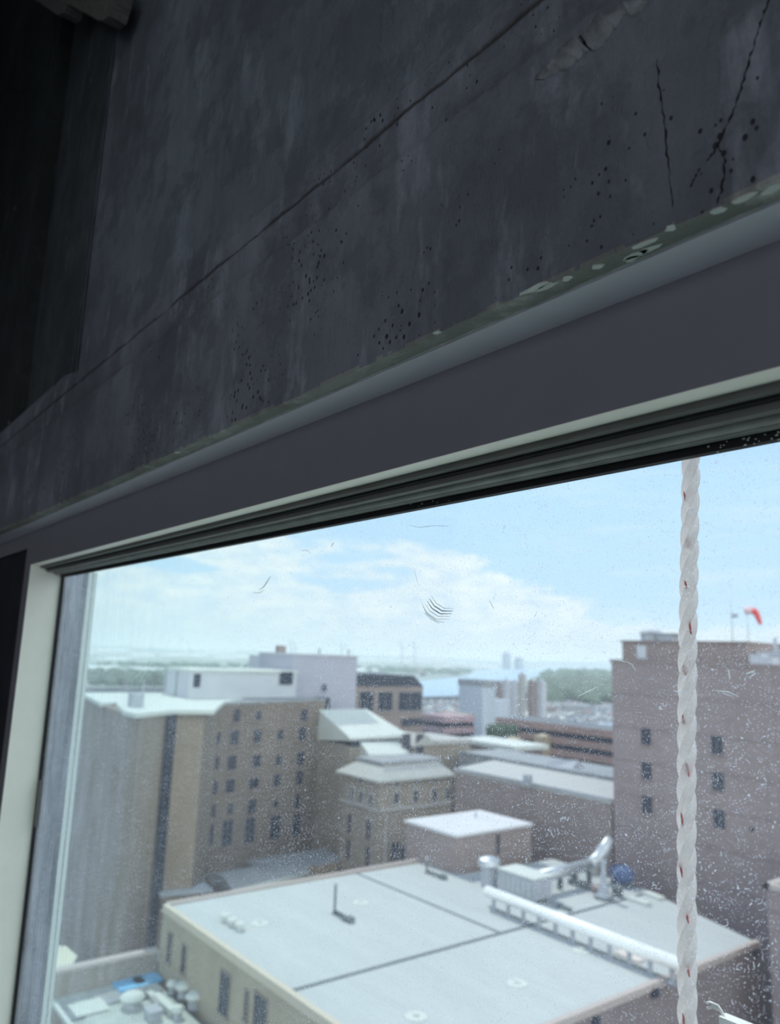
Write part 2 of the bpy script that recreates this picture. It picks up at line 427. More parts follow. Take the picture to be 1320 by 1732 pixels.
for i in range(41):
    t_ = i/40*(len(T_)-1); a = min(int(t_), len(T_)-2); f = t_-a
    p = T_[a].lerp(T_[a+1], f); q = B_[a].lerp(B_[a+1], f); p.z += wob(i, .23, .006, 1); q.z += wob(i, .17, .011, 2)
    vv += [p, q, Vector((p.x, .4645, p.z)), Vector((q.x, .4645, q.z))]
fs = []
for i in range(40): o = i*4; fs += [(o, o+4, o+5, o+1), (o, o+2, o+6, o+4), (o+1, o+5, o+7, o+3)]
mb.add(vv, fs, True); part('mortar_smear', mb, concrete('pale_mortar', (.30, .32, .345), pores=.6), lint, 'paler smear of mortar along the joint')
mb = MB()
for px, py, w in [(905, 487, 26), (925, 484, 18), (1080, 428, 20), (1090, 412, 16), (1100, 420, 14), (1070, 436, 12), (1258, 335, 12), (1215, 355, 9), (1136, 385, 7), (1012, 450, 8), (300, 765, 14), (740, 562, 9), (1310, 318, 14), (960, 470, 8)]:
    c = PZ(px, py, CZ+.3072); L = w/FPX*c.y*2.0
    pts = [c+Vector((math.cos(a)*L*random.uniform(.5, 1.1), math.sin(a)*.0045*random.uniform(.5, 1), 0)) for a in [i*math.pi/5 for i in range(10)]]
    for p in pts: p.y = min(p.y, .4845)
    mb.prism([(p.x, p.y) for p in pts], CZ+.3064, CZ+.3076)
part('paint_chip', mb, CHIP, lint, 'pale flakes of paint left on the concrete edge', kind='stuff')
# caulk beads and sloping grey trim
mb = MB()
for yy, zz, r, s_ in ((.4835, .3080, .0016, 1), (.4872, .3062, .0011, 2), (.4902, .3050, .0008, 3)):
    pts = [(x_, yy+wob(x_, 12, .0008, s_), CZ+zz+wob(x_, 17, .0005, s_)) for x_ in [XR-i*.02 for i in range(int((XR-XL)/.02))]]
    mb.tube(pts, r, 6)
struct('trim_caulk', mb, CAULK, 'wavy beads of clear caulk between concrete and window trim')
mb = MB(); mb.add([(XR, .484, CZ+.3048), (XL, .484, CZ+.3048), (XL, .520, CZ+.2992), (XR, .520, CZ+.2992), (XR, .484, CZ+.3078), (XL, .484, CZ+.3078), (XL, .520, CZ+.3078), (XR, .520, CZ+.3078)],
       [(0, 1, 2, 3), (4, 7, 6, 5), (0, 4, 5, 1), (3, 2, 6, 7), (1, 5, 6, 2), (0, 3, 7, 4)])
struct('trim_head', mb, TRIM, 'light grey sloping trim above the window head')

# window: head, jamb, beads, pane
WB = -1.45                       # bottom of the window below the eye
win = bpy.data.objects.new('window_1', None); C.objects.link(win); win.location = (-.4, .52, CZ+WB)
win['kind'] = 'structure'; win['label'] = 'wide fixed window with pale aluminium frame and dusty glass'; win['category'] = 'window'
RX = 1.55
mb = MB()
mb.mi(0).box((-2.31, .5200, CZ+.2062), (RX+.06, .5245, CZ+.3000))                # inner face of the head, its shade put into the dark colour
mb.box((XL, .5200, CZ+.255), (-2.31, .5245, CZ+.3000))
mb.mi(1).box((-2.25, .5205, CZ+.2056), (RX, .549, CZ+.2066))                     # underside of the head, metal paled to look lit
mb.mi(0).box((-2.25, .5245, CZ+.2066), (RX, .62, CZ+.3000))
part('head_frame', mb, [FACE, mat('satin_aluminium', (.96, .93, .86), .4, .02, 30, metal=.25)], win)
mb = MB()
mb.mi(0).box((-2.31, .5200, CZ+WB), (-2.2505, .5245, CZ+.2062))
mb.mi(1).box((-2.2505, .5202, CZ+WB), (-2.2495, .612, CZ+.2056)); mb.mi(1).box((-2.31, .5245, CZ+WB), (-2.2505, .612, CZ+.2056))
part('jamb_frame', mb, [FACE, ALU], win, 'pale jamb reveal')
mb = MB()
mb.mi(0).box((RX, .5200, CZ+WB), (RX+.06, .612, CZ+.2062)); part('jamb_frame', mb, [ALU], win)
mb = MB(); mb.box((-2.31, .5, CZ+WB-.06), (RX+.06, .66, CZ+WB)); part('sill', mb, ALU, win)
# head sash with its steps
mb = MB()
mb.mi(0).box((-2.2495, .546, CZ+.1995), (RX, .558, CZ+.2062))
mb.mi(1).box((-2.2495, .5565, CZ+.1965), (RX, .562, CZ+.2062))
mb.mi(0).box((-2.2495, .562, CZ+.1898), (RX, .572, CZ+.2062))
mb.mi(1).box((-2.2495, .572, CZ+.1915), (RX, .576, CZ+.2062))
part('head_sash', mb, [SASH, RUB], win, 'stepped sash above the glass, shade put into its dark colour')
mb = MB(); pts = [(-2.2495, .5865, CZ+.1958), (RX, .5865, CZ+.1958)]
mb.tube(pts, .0098, 20); mb.box((-2.2495, .586, CZ+.1855), (RX, .598, CZ+.2062))
part('glazing_bead', mb, BEAD, win)
mb = MB(); mb.box((-2.2495, .600, CZ+.1783), (RX, .6095, CZ+.2062))
mb.box((-2.2495, .602, CZ+WB), (-2.2405, .6095, CZ+.2)); mb.box((RX-.009, .602, CZ+WB), (RX, .6095, CZ+.2))
mb.box((-2.2495, .602, CZ+WB), (RX, .6095, CZ+WB+.01))
part('gasket', mb, RUB, win)
mb = MB(); mb.box((-2.2485, .611, CZ+WB), (RX-.001, .617, CZ+.205))
pane = part('glass_pane', mb, glass_mat(), win, 'dusty glass with drop marks')
# scratches: short curved strokes on the pane
mb = MB()
def stroke(pts, r, y=.6105):
    P_ = [PY(a, b, y) for a, b in pts]; Q = []
    for i in range(len(P_)-1):
        for j in range(5): Q.append(P_[i].lerp(P_[i+1], j/5))
    Q.append(P_[-1]); mb.tube(Q, r, 5, rs=[r*(.35+.65*math.sin(math.pi*(i+.5)/len(Q))) for i in range(len(Q))])
for k_ in range(5):
    dx, dy = k_*3.5-6, k_*-4.5+4
    stroke([(722+dx, 1022+dy), (730+dx, 1034+dy), (744+dx, 1043+dy), (764+dx*.5, 1043+dy)], .0006 if k_ in (2, 3) else .00028)
stroke([(714, 1020), (722, 1038), (738, 1050), (752, 1053)], .0003)
stroke([(718, 1036), (728, 1046), (744, 1055)], .00025)
stroke([(438, 998), (446, 993), (452, 984), (458, 975)], .0006); stroke([(428, 1002), (438, 1003), (448, 998)], .0004); stroke([(560, 925), (565, 917)], .0004)
stroke([(510, 932), (518, 930), (526, 936)], .0003); stroke([(690, 888), (710, 892), (735, 889), (760, 890)], .0002); stroke([(828, 1015), (836, 1030)], .0002); stroke([(700, 960), (708, 990)], .00015)
part('scratch', mb, mat('scratch_grey', (.05, .06, .08), .9), pane, 'dark curved scratches')
SCW = bpy.data.materials.new('pale_smear'); SCW.use_nodes = True; nt = NT(SCW.node_tree); trn = nt.node('ShaderNodeBsdfTranslucent'); trn.inputs[0].default_value = (.95, .95, 1, 1)
tp = nt.node('ShaderNodeBsdfTransparent'); mxs = nt.node('ShaderNodeMixShader'); mxs.inputs[0].default_value = .45; nt.l.new(tp.outputs[0], mxs.inputs[1]); nt.l.new(trn.outputs[0], mxs.inputs[2]); nt.l.new(mxs.outputs[0], SCW.node_tree.nodes['Material Output'].inputs[0])
mb = MB()
for pts in ([(1058, 1118), (1070, 1124), (1076, 1136)], [(1040, 1112), (1058, 1120)], [(1233, 1132), (1235, 1150)], [(1210, 1168), (1232, 1170), (1250, 1178)],
            [(1222, 1172), (1240, 1178)], [(1262, 1140), (1278, 1134)], [(1268, 1146), (1280, 1138)], [(1010, 1162), (978, 1178)], [(232, 1160), (262, 1112)], [(228, 1148), (250, 1122)],
            [(120, 1440), (128, 1400), (136, 1380)], [(118, 1530), (121, 1480), (126, 1430)], [(1220, 1440), (1221, 1448)], [(1275, 1626), (1277, 1640)], [(551, 1215), (556, 1190)]):
    stroke(pts, .00045, .6105)
part('scratch', mb, SCW, pane, 'pale smears and scuffs')
mb = MB()
for i in range(46):
    px = random.choice((random.uniform(540, 800), random.uniform(1190, 1318), random.uniform(200, 330))); base = 960-.18*(px-155)
    c = PY(px, base-random.uniform(4, 20), .5998); r = random.uniform(.0003, .0011)
    mb.blob(c, r*random.uniform(1, 2), .0004, r, .4, 6, 4, i)
part('plaster_speck', mb, mat('speck_pale', (.5, .52, .5), .8), win, kind='stuff')
# outer reveal beyond the glass
mb = MB()
mb.mi(0).box((-2.40, .617, CZ+WB), (-2.249, .676, CZ+.2)); mb.mi(1).box((-2.40, .676, CZ+WB), (-2.2475, .700, CZ+.2))
mb.mi(0).box((-2.2480, .688, CZ+WB), (-2.2470, .690, CZ+.2))
part('outer_jamb', mb, [mat('weathered_metal', (.07, .075, .095), .45, .3, 9, stretch=(1, 1, .15), spec=.5), mat('outer_edge', (.74, .77, .72), .5, .05, 9)], win)
mb = MB(); mb.box((RX, .617, CZ+WB), (RX+.15, .70, CZ+.2)); part('outer_jamb', mb, ALU, win)
mb = MB(); mb.box((-2.24, .602, CZ-.475), (-2.228, .6095, CZ-.36)); part('latch_plate', mb, SASH, win)
mb = MB(); mb.box((XL, .53, CZ+WB-.06), (-2.31, .60, CZ+.30)); struct('window_2', mb, DARK, 'blacked out panel of the next window bay left of the jamb')
# remaining shell
mb = MB(); mb.box((XL, .50, CZ-1.7), (XR, .60, CZ+WB-.06)); mb.box((RX+.06, .50, CZ+WB-.06), (XR, .60, CZ+.31)); struct('wall_front_lower', mb, CONC2, 'dark concrete wall below and right of the window')
YB = -5.0
mb = MB(); mb.box((XL, YB, CZ-1.85), (XR, .60, CZ-1.70)); struct('floor', mb, mat('floor_concrete', (.55, .53, .51), .7, .15, 2), 'grey concrete floor of the room')
mb = MB(); mb.box((XL, YB, CZ+4.2), (XR, .64, CZ+4.35)); struct('ceiling', mb, CONC2, 'dark concrete ceiling of the room')
mb = MB(); mb.box((XL-.15, YB, CZ-1.85), (XL, .64, CZ+4.35)); struct('wall_left', mb, CONC2, 'dark concrete left wall of the room')
mb = MB(); mb.box((XR, YB, CZ-1.85), (XR+.15, .64, CZ-1.0)); mb.box((XR, YB, CZ+2.2), (XR+.15, .64, CZ+4.35))
mb.box((XR, YB, CZ-1.0), (XR+.15, -3.6, CZ+2.2)); mb.box((XR, -.9, CZ-1.0), (XR+.15, .64, CZ+2.2)); struct('wall_right', mb, CONC2, 'dark concrete right wall of the room')
OX0, OX1, OZ0, OZ1 = -1.0, 2.3, -1.0, 2.2        # opening of the back window
mb = MB(); mb.box((XL, YB-.15, CZ-1.85), (OX0, YB, CZ+4.35)); mb.box((OX1, YB-.15, CZ-1.85), (XR, YB, CZ+4.35))
mb.box((OX0, YB-.15, CZ-1.85), (OX1, YB, CZ+OZ0)); mb.box((OX0, YB-.15, CZ+OZ1), (OX1, YB, CZ+4.35))
struct('wall_back', mb, CONC2, 'dark concrete back wall with a window opening')
# our own building below and above the room
mb = MB(); mb.box((-14, -11, 0), (12, .60, CZ-1.86)); mb.box((-14, -11, CZ+4.36), (12, .62, CZ+12))
struct('wall_facade', mb, mat('facade_panel', (.45, .44, .42), .8, .1, .3), 'pale outer wall of the building the room is in')
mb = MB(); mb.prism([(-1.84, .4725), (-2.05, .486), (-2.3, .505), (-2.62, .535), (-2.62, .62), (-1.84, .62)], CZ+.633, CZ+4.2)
struct('wall_front_recess', mb, concrete('shadow_concrete', (.085, .095, .105), pores=.4), 'concrete bay falling back at the left of the upper wall, its shade painted in')  # darker tone paints the shade of the bay
mb = MB(); mb.box((-4.6, .49, CZ+.645), (-2.62, .64, CZ+4.19)); struct('wall_front_column', mb, concrete('shaded_black_concrete', (.045, .05, .055), pores=.3), 'concrete column at the upper left, its shade painted black')  # shade of the column painted as near black concrete
mb = MB(); mb.box((-34, .60, 0), (12, 14, 30)); struct('wall_bounce', mb, mat('bounce_surface', (.80, .74, .66), .8, .04, .3), 'added pale block below the window, out of view, bouncing sunlight up')  # added unseen block, bounces sunlight onto the window head
# splintered timber left in the concrete recess, top left
mb = MB()
def plank(a, b, w, h, y):
    A = PY(*a, y); B = PY(*b, y); t_ = (B-A); L = t_.length; t_.normalize(); u = t_.cross(Vector((0, 1, 0))).normalized()
    n_ = 14; vv = []; fs = []
    for i in range(n_+1):
        e = 1 if 0 < i < n_ else .6
        for (p, q) in ((-1, -1), (1, -1), (1, 1), (-1, 1)):
            vv.append(A+t_*(L*i/n_)+u*(p*h/2*e*(1+.25*noise.noise(Vector((i*.7, p, q)))))+Vector((0, q*w/2*(1+.1*noise.noise(Vector((i*.6, q, 2)))), 0)))
    for i in range(n_):
        for k_ in range(4): fs.append((i*4+k_, i*4+(k_+1)%4, i*4+4+(k_+1)%4, i*4+4+k_))
    fs += [(3, 2, 1, 0), tuple(n_*4+k_ for k_ in range(4))]
    mb.add(vv, fs)
plank((60, -22), (126, 14), .05, .075, .43); plank((110, -22), (205, 14), .04, .085, .425)
single('timber_batten', mb, mat('old_timber', (.17, .16, .15), .9, .35, 30, stretch=(1, 1, 6), bump=.6), 'broken grey timber batten stuck in the top left corner of the concrete', 'timber')

# ================================================================== rope and hook outside the glass
ROPE = bpy.data.materials.new('rope_fibre'); ROPE.use_nodes = True; nt = NT(ROPE.node_tree); p = ROPE.node_tree.nodes['Principled BSDF']
tcn = nt.node('ShaderNodeTexCoord'); fb = nt.noise(nt.scale(tcn.outputs['Object'], (1, 1, .22)), 900, 4, .7)
nt.l.new(nt.mix(nt.mapr(fb, .3, .7), (.82, .80, .79, 1), (.97, .95, .95, 1)), p.inputs['Base Color'])
p.inputs['Roughness'].default_value = .8
trn = nt.node('ShaderNodeBsdfTranslucent'); trn.inputs[0].default_value = (.97, .95, .95, 1); mxs = nt.node('ShaderNodeMixShader'); mxs.inputs[0].default_value = .85
nt.l.new(p.outputs[0], mxs.inputs[1]); nt.l.new(trn.outputs[0], mxs.inputs[2]); nt.l.new(mxs.outputs[0], ROPE.node_tree.nodes['Material Output'].inputs[0])
bn = nt.node('ShaderNodeBump'); bn.inputs['Strength'].default_value = .5; bn.inputs['Distance'].default_value = .001; nt.l.new(fb, bn.inputs['Height']); nt.l.new(bn.outputs[0], p.inputs['Normal'])
RED = mat('red_tracer', (.62, .10, .09), .7, .1, 300)
r0, r1 = PY(1168, 780, .655), PY(1162, 1732, .655)
rd = (r1-r0).normalized(); rt, rb = r0-rd*.25, r1+rd*.5
RL = (rb-rt).length; LAY = .068
root = thing('rope', 'white three strand rope with red tracer flecks hanging outside the window', 'rope', rb)
def rp(s_, ph, rad):
    a = -2*math.pi*s_/LAY+ph; u = Vector((1, 0, 0)); v_ = Vector((0, 1, 0))
    wv = Vector((.0012*math.sin(s_*9), .0008*math.cos(s_*7), 0))
    return rt+rd*s_+wv+(u*math.cos(a)+v_*math.sin(a))*rad
nst = int(RL/.0015)
for k_ in range(3):
    mb = MB(); pts = [rp(i*RL/nst, k_*2*math.pi/3, .0038) for i in range(nst+1)]
    mb.tube(pts, .0046, 12, rs=[.0046*(1+.05*noise.noise(Vector((i*.05, k_, 0)))) for i in range(nst+1)])
    part('strand', mb, ROPE, root)
s_ = .03
mb = MB(); i = 0
while s_ < RL:
    ph = -2*math.pi*s_/LAY-math.pi/2+random.uniform(-.5, .8)
    L = random.uniform(.008, .014); q = [rp(s_+L*j/8, ph-(2*math.pi/LAY*L*j/8)*.45, .0072) for j in range(9)]
    # the tracer lies on the crown of the strand nearest the glass
    k_ = min(range(3), key=lambda k: (math.sin(-2*math.pi*s_/LAY+k*2*math.pi/3)))
    fx = random.uniform(-.0035, .0045); q = [rt+rd*(s_+L*(j-4)/8)+Vector((fx+.0011*(j-4)/4, -.0080+abs(fx)*.55, 0)) for j in range(9)]
    mb = MB(); mb.tube(q, .0009, 6, rs=[.0008*math.sin(math.pi*(j+.6)/9.4)+.0002 for j in range(9)])
    part('tracer_fleck', mb, RED, root, 'red fleck')
    s_ += .041+random.uniform(-.006, .006)
mb = MB()
for i in range(420):
    s_ = random.uniform(0, RL); a = random.uniform(0, 2*math.pi); c = rp(s_, 0, 0); d = Vector((math.cos(a), math.sin(a), random.uniform(-.7, .7)))
    L = random.uniform(.001, .0035); b = c+d*.0072; mb.tube([b, b+d*L*.6+Vector((0, 0, random.uniform(-.001, .001))), b+d*L+Vector((0, 0, random.uniform(-.002, .002)))], .00007, 4)
part('loose_fibre', mb, ROPE, root, kind='stuff')
mb = MB()
W = mat('white_enamel', (.9, .9, .88), .3, .02, 20, spec=.6)
for ox, oy in ((0, 0), (4, 8)):
    mb.tube([PY(1196+ox*.3, 1697+oy, .70), PY(1201+ox, 1695+oy, .70), PY(1215+ox, 1701+oy, .70), PY(1221+ox, 1710+oy, .70), PY(1236+ox, 1738+oy, .70)], .0012, 8)
mb.oriented(PY(1245, 1752, .695), Vector((1, 0, 0)), Vector((0, 1, 0)), .03, .02, .012)
single('wire_hook', mb, W, 'bright white bent double wire hook outside the glass right of the rope', 'hook')

# ================================================================== CITY
BR1 = masonry('brown_brick', (.24, .195, .168), .12); BR2 = masonry('rose_brick', (.345, .275, .27), .08, band=4.0)
BR3 = masonry('dull_brick', (.33, .265, .25), .1); TAN = masonry('tan_render', (.42, .365, .285), .05, mortar=.02)
TANB = masonry('tan_brick', (.33, .285, .24), .08); RIB = mat('ribbed_brown', (.245, .20, .168), .85, .22, .6, stretch=(2.2, 2.2, .02))
LAV = mat('lavender_stucco', (.43, .42, .49), .85, .04, .2); WHT = mat('white_wall', (.54, .55, .59), .8, .05, .3)
ROOF = mat('white_membrane', (.49, .51, .505), .75, .05, .16, stretch=(.35, 2.5, 1), fine=.12)
ROOFW = mat('bright_roof', (.60, .62, .585), .8, .04, .2); ROOFG = mat('grey_roof', (.31, .32, .335), .85, .15, .4)
SLATE = mat('pale_shingle', (.43, .43, .405), .8, .08, .8, stretch=(1, 1, 3)); RIBR = mat('ribbed_roof', (.48, .47, .455), .7, .16, 1.3, stretch=(3, .02, .02))
GLS = mat('dark_glazing', (.035, .045, .07), .25, .3, 1, spec=.5); STEEL = mat('galvanised_steel', (.55, .57, .59), .45, .1, 2, metal=.6)
GREYP = mat('grey_plant', (.40, .42, .46), .6, .15, 2); PAR = mat('cream_coping', (.58, .51, .41), .8, .04, 1); PARP = mat('pink_coping', (.48, .41, .38), .8, .04, 1)
SEAM = mat('roof_seam', (.17, .19, .20), .8, .1, 2); STONE = mat('pale_stone', (.45, .435, .42), .8, .05, 1); BLACKR = mat('dark_mansard', (.05, .055, .075), .7, .2, 1)
BLUE = mat('blue_tarp', (.13, .42, .70), .6, .08, 2); DOORP = mat('pale_door', (.6, .62, .66), .6, .05, 1); REDM = mat('red_fabric', (.75, .10, .10), .7, .05, 4)
SHINY = mat('glossy_white_duct', (.95, .95, .93), .3, .01, 2, spec=.8)

def window_on(root, c, t, n, w, h, d=.12, frame=GREYP, arch=False, name='window'):
    mb = MB(); mb.mi(0)
    mb.oriented(c+n*.02, t, n, w, h, d*.4)
    mb.mi(1); e = .10
    mb.oriented(c+Vector((0, 0, h/2+e/2)), t, n, w+2*e, e, d); mb.oriented(c-Vector((0, 0, h/2+e)), t, n, w+4*e, e*1.6, d*2)
    for s_ in (-1, 1): mb.oriented(c+t*(s_*(w/2+e/2)), t, n, e, h, d)
    mb.oriented(c, t, n, e*.5, h, d*.7)
    if arch: mb.oriented(c+Vector((0, 0, h/2+e*2)), t, n, w*.7, e*2.4, d)
    return part(name, mb, [GLS, frame], root)
XN, YN, XT, YT = Vector((1, 0, 0)), Vector((0, -1, 0)), Vector((1, 0, 0)), Vector((0, 1, 0))
def win_x(root, x, px, py, w, h, **k): return window_on(root, PX(px, py, x), YT, XN, w, h, **k)     # wall facing +X
def win_y(root, y, px, py, w, h, **k): return window_on(root, PY(px, py, y), XT, YN, w, h, **k)     # wall facing -Y

# ---- ground, river, land
mb = MB(); mb.box((-900, -60, -.6), (300, 900, 0)); mb.box((-400, 900, -.6), (300, 1500, 0))
struct('ground', mb, mat('asphalt_ground', (.05, .055, .065), .9, .35, .05), 'dark streets and lots between the buildings')
LAND = mat('far_land', (.36, .42, .38), 1, .5, .004, fine=.45)  # pale field tone with distance haze put into the colour
mb = MB(); mb.box((-30000, -6000, -2), (6000, 30000, -.7)); struct('ground_far', mb, LAND, 'hazy green grey lowland reaching to the horizon')
wat = mat('river_water', (.40, .54, .68), .35, .08, .002, spec=.5)
mb = MB(); riv = [(600, 1178), (721, 1178), (795, 1176), (870, 1160), (905, 1144), (945, 1138), (1031, 1135.5), (1120, 1136), (1120, 1129), (1031, 1129), (951, 1126.5), (900, 1130), (851, 1130.5), (806, 1134.5), (797, 1139), (791, 1143.5), (720, 1151), (600, 1156)]
P_ = [PZ(a, b, .6) for a, b in riv]; mb.prism([(p.x, p.y) for p in P_], .3, .6)
struct('ground_river', mb, wat, 'pale blue river bending behind the parking lots')
def patch(name, pts, z, m, label, cat, h=.4, **k):
    mb = MB(); q = [PZ(a, b, z) for a, b in pts]; mb.prism([(p.x, p.y) for p in q], z-h, z)
    return single(name, mb, m, label, cat, **k)
LOT = mat('lot_asphalt', (.17, .18, .20), .9, .12, .02)
lot1 = [(700, 1186), (810, 1184), (812, 1206), (700, 1208)]; lot2 = [(840, 1196), (905, 1186), (1070, 1190), (1080, 1248), (880, 1250), (840, 1225)]
patch('parking_lot', lot1, .3, LOT, 'pale parking lot by the river behind the striped brick garage', 'parking lot')
patch('parking_lot', lot2, .3, LOT, 'wide grey parking lot full of cars left of the big brown tower', 'parking lot')
patch('ramp_road', [(872, 1200), (893, 1203), (915, 1218), (940, 1237), (925, 1242), (898, 1238), (885, 1220), (872, 1212)], 2.5, mat('pale_concrete_road', (.72, .70, .68), .8, .04, .02), 'pale curved ramp road crossing the parking lot', 'road', h=2.0)

# ---- far bank: warehouses, tree belts, cranes, towers
WH = mat('warehouse_white', (.80, .82, .82), .6, .05, .02); WHP = mat('warehouse_pink', (.62, .42, .38), .8, .05, .02)
def shed(px0, px1, py, h, m, label, dep=60, group=None):
    a = PZ(px0, py, 0); b = PZ(px1, py, 0); mb = MB(); t_ = (b-a); L = t_.length; t_.normalize(); n_ = Vector((-t_.y, t_.x, 0))
    if n_.dot(a-CAM) < 0: n_ = -n_
    c, d = a+n_*dep, b+n_*dep; r1_, r2_ = a+n_*dep/2, b+n_*dep/2; u = Vector((0, 0, 1))
    mb.add([a, b, d, c, a+u*h, b+u*h, d+u*h, c+u*h, r1_+u*h*1.25, r2_+u*h*1.25], [(0, 1, 5, 4), (2, 3, 7, 6), (1, 2, 6, 9, 5), (3, 0, 4, 8, 7), (4, 5, 9, 8), (8, 9, 6, 7), (0, 3, 2, 1)])
    return single('warehouse', mb, m, label, 'warehouse', group=group)
for i, (a, b, py, h, dp) in enumerate([(160, 225, 1108, 22, 60), (232, 262, 1113, 14, 40), (180, 222, 1118, 9, 40), (285, 320, 1112, 14, 40), (328, 352, 1112, 14, 40), (358, 400, 1108, 18, 60), (376, 398, 1115, 11, 40), (406, 442, 1114, 13, 40), (150, 200, 1132, 5, 40), (236, 262, 1135, 5, 30), (300, 345, 1134, 5, 30),
        (600, 640, 1118, 13, 50), (645, 662, 1118, 12, 50), (668, 692, 1120, 12, 40), (700, 732, 1120, 12, 40), (655, 690, 1112, 20, 60), (740, 770, 1118, 14, 60), (765, 795, 1124, 9, 40), (805, 845, 1129, 7, 30), (742, 762, 1129, 5, 30), (858, 878, 1130, 7, 30)]):
    shed(a, b, py, h, WH, 'white roofed warehouse on the far flat land below the horizon', dp, 'far warehouses')
shed(598, 655, 1136, 6, WH, 'long white shed behind the dark mansard building', 90)
shed(705, 752, 1136, 5, WHP, 'long pinkish shed on the far bank of the river', 60)
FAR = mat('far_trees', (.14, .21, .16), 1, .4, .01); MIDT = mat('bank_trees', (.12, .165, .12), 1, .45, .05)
def belt(pts, n, rr, m, label, seed=0, name='tree_belt', z=0):
    rnd = random.Random(seed); q = [PZ(a, b, z) for a, b in pts]; mb = MB(); k_ = len(q)
    for i in range(n):
        w = [rnd.random()**2 for _ in range(k_)]; s_ = sum(w); c = sum((q[j]*(w[j]/s_) for j in range(k_)), Vector())
        r = rr*rnd.uniform(.6, 1.3); mb.blob((c.x, c.y, z+r*.5), r*1.5, r*1.5, r, .3, 7, 5, i)
    return single(name, mb, m, label, 'trees', kind='stuff')
belt([(152, 1158), (345, 1160), (345, 1140), (152, 1138)], 130, 6, MIDT, 'dark green trees below the warehouses at far left', 1)
belt([(150, 1128), (440, 1131), (440, 1125), (150, 1122)], 90, 5, FAR, 'distant tree belt in front of the warehouses at left', 2)
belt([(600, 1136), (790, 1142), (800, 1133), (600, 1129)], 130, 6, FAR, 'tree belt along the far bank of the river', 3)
belt([(925, 1190), (1060, 1190), (1060, 1146), (915, 1150)], 260, 9, MIDT, 'dense green trees on the near bank left of the brown tower', 4)
belt([(925, 1150), (1060, 1150), (1060, 1141), (950, 1142)], 160, 13, mat('bank_trees_far', (.13, .20, .14), 1, .45, .03), 'further trees along the near bank by the water', 5)
belt([(165, 1160), (280, 1158), (280, 1150), (165, 1150)], 60, 8, MIDT, 'trees behind the white roof of the brown clinic block', 6)
mb = MB()
for i in range(60):
    a = 14+i*.9; dd = 9000+2500*noise.noise(Vector((i*.2, 0, 0))); hh = 28+26*noise.noise(Vector((i*.13, 4, 0)))
    c = Vector((-math.cos(math.radians(a))*dd, math.sin(math.radians(a))*dd, 0)); mb.blob(c, 260, 260, max(20, hh), .2, 8, 5, i)
single('tree_line', mb, mat('horizon_trees', (.20, .33, .34), 1, .2, .001), 'low wooded ridge tinted hazy blue green along the horizon', 'trees', kind='stuff')  # distance haze put into the blue green tree colour
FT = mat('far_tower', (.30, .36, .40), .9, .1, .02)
for (a, b, t_, lab) in ((850, 860, 1104, 'taller of the two grey towers on the horizon beyond the river'), (870, 881, 1112, 'shorter of the two grey towers on the horizon beyond the river')):
    p, q = PD(a, 1127, 3500), PD(b, 1127, 3500); top_ = PD((a+b)/2, t_, 3500).z; mb = MB(); w = (q-p).length
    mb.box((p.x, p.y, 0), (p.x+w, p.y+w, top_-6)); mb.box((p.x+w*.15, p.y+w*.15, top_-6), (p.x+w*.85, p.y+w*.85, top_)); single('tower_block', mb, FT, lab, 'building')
for i, (px, w, lab) in enumerate(((680, 8, 'left of the pair of tiny port cranes on the horizon'), (702, 8, 'right of the pair of tiny port cranes on the horizon'), (578, 16, 'port crane with long slanting jib on the horizon above the lavender tower'), (492, 5, 'left of the two thin port masts behind the lavender tower'), (499, 5, 'right of the two thin port masts behind the lavender tower'))):
    b = PD(px, 1106, 3200); t_ = PD(px-2, 1083, 3200); mb = MB(); r = 1.1
    for s_ in (-6, 6):
        mb.tube([(b.x+s_, b.y, 0), (b.x+s_*.5, b.y, b.z+25)], r, 4)
    mb.tube([(b.x, b.y, b.z+25), (t_.x, t_.y, t_.z)], r, 4)
    j = PD(px-w, 1085, 3200); mb.tube([j, PD(px+w*.7, 1100, 3200)], r, 4)
    mb.tube([(b.x-6, b.y, b.z+5), (b.x+6, b.y, b.z+5)], r, 4)
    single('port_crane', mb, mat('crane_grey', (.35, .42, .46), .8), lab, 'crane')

# ---- brown clinic block at the left
ZC = 40.3
poly = [(-128, 40), (-105.1, 35.8), (-92.2, 34.4), (-89.8, 34.6), (-94.0, 40.2), (-93.0, 44.0), (-106.0, 52.4), (-112.9, 75.4), (-128, 75.4)]
root = thing('clinic_building', 'tall brown brick block at left with white roof slab and rows of small windows', 'building', (-108, 52, 0))
mb = MB(); mb.prism(poly, 0, ZC-.5); part('wall', mb, RIB, root)
# plain brick face with the windows, a hair proud of the ribbed core
P6, P7 = Vector((-106.0, 52.4, 0)), Vector((-112.9, 75.4, 0)); ft = (P7-P6).normalized(); fn = Vector((ft.y, -ft.x, 0))
mb = MB(); mb.prism([tuple((P6+fn*.12)[:2]), tuple((P7+fn*.12)[:2]), tuple(P7[:2]), tuple(P6[:2])], 0, ZC-.3); part('wall', mb, BR1, root, 'plain brown brick face')
P4, P5 = Vector((-94.0, 40.2, 0)), Vector((-93.0, 44.0, 0)); t45 = (P5-P4).normalized(); n45 = Vector((t45.y, -t45.x, 0))
mb = MB(); mb.prism([tuple((P4+n45*.1)[:2]), tuple((P5+n45*.1)[:2]), tuple(P5[:2]), tuple(P4[:2])], 0, ZC-.5); part('wall', mb, masonry('warm_brick', (.32, .255, .205), .08), root, 'warmer brown brick strip')
mb = MB(); mb.prism([(-129, 39.4), (-106, 35.2), (-107.3, 37.6), (-92.7, 33.6), (-88.9, 33.6), (-93.2, 40.0), (-91.6, 44.6), (-105.6, 52.8), (-113, 60), (-128, 60)], ZC-.5, ZC)
part('roof_slab', mb, ROOFW, root)
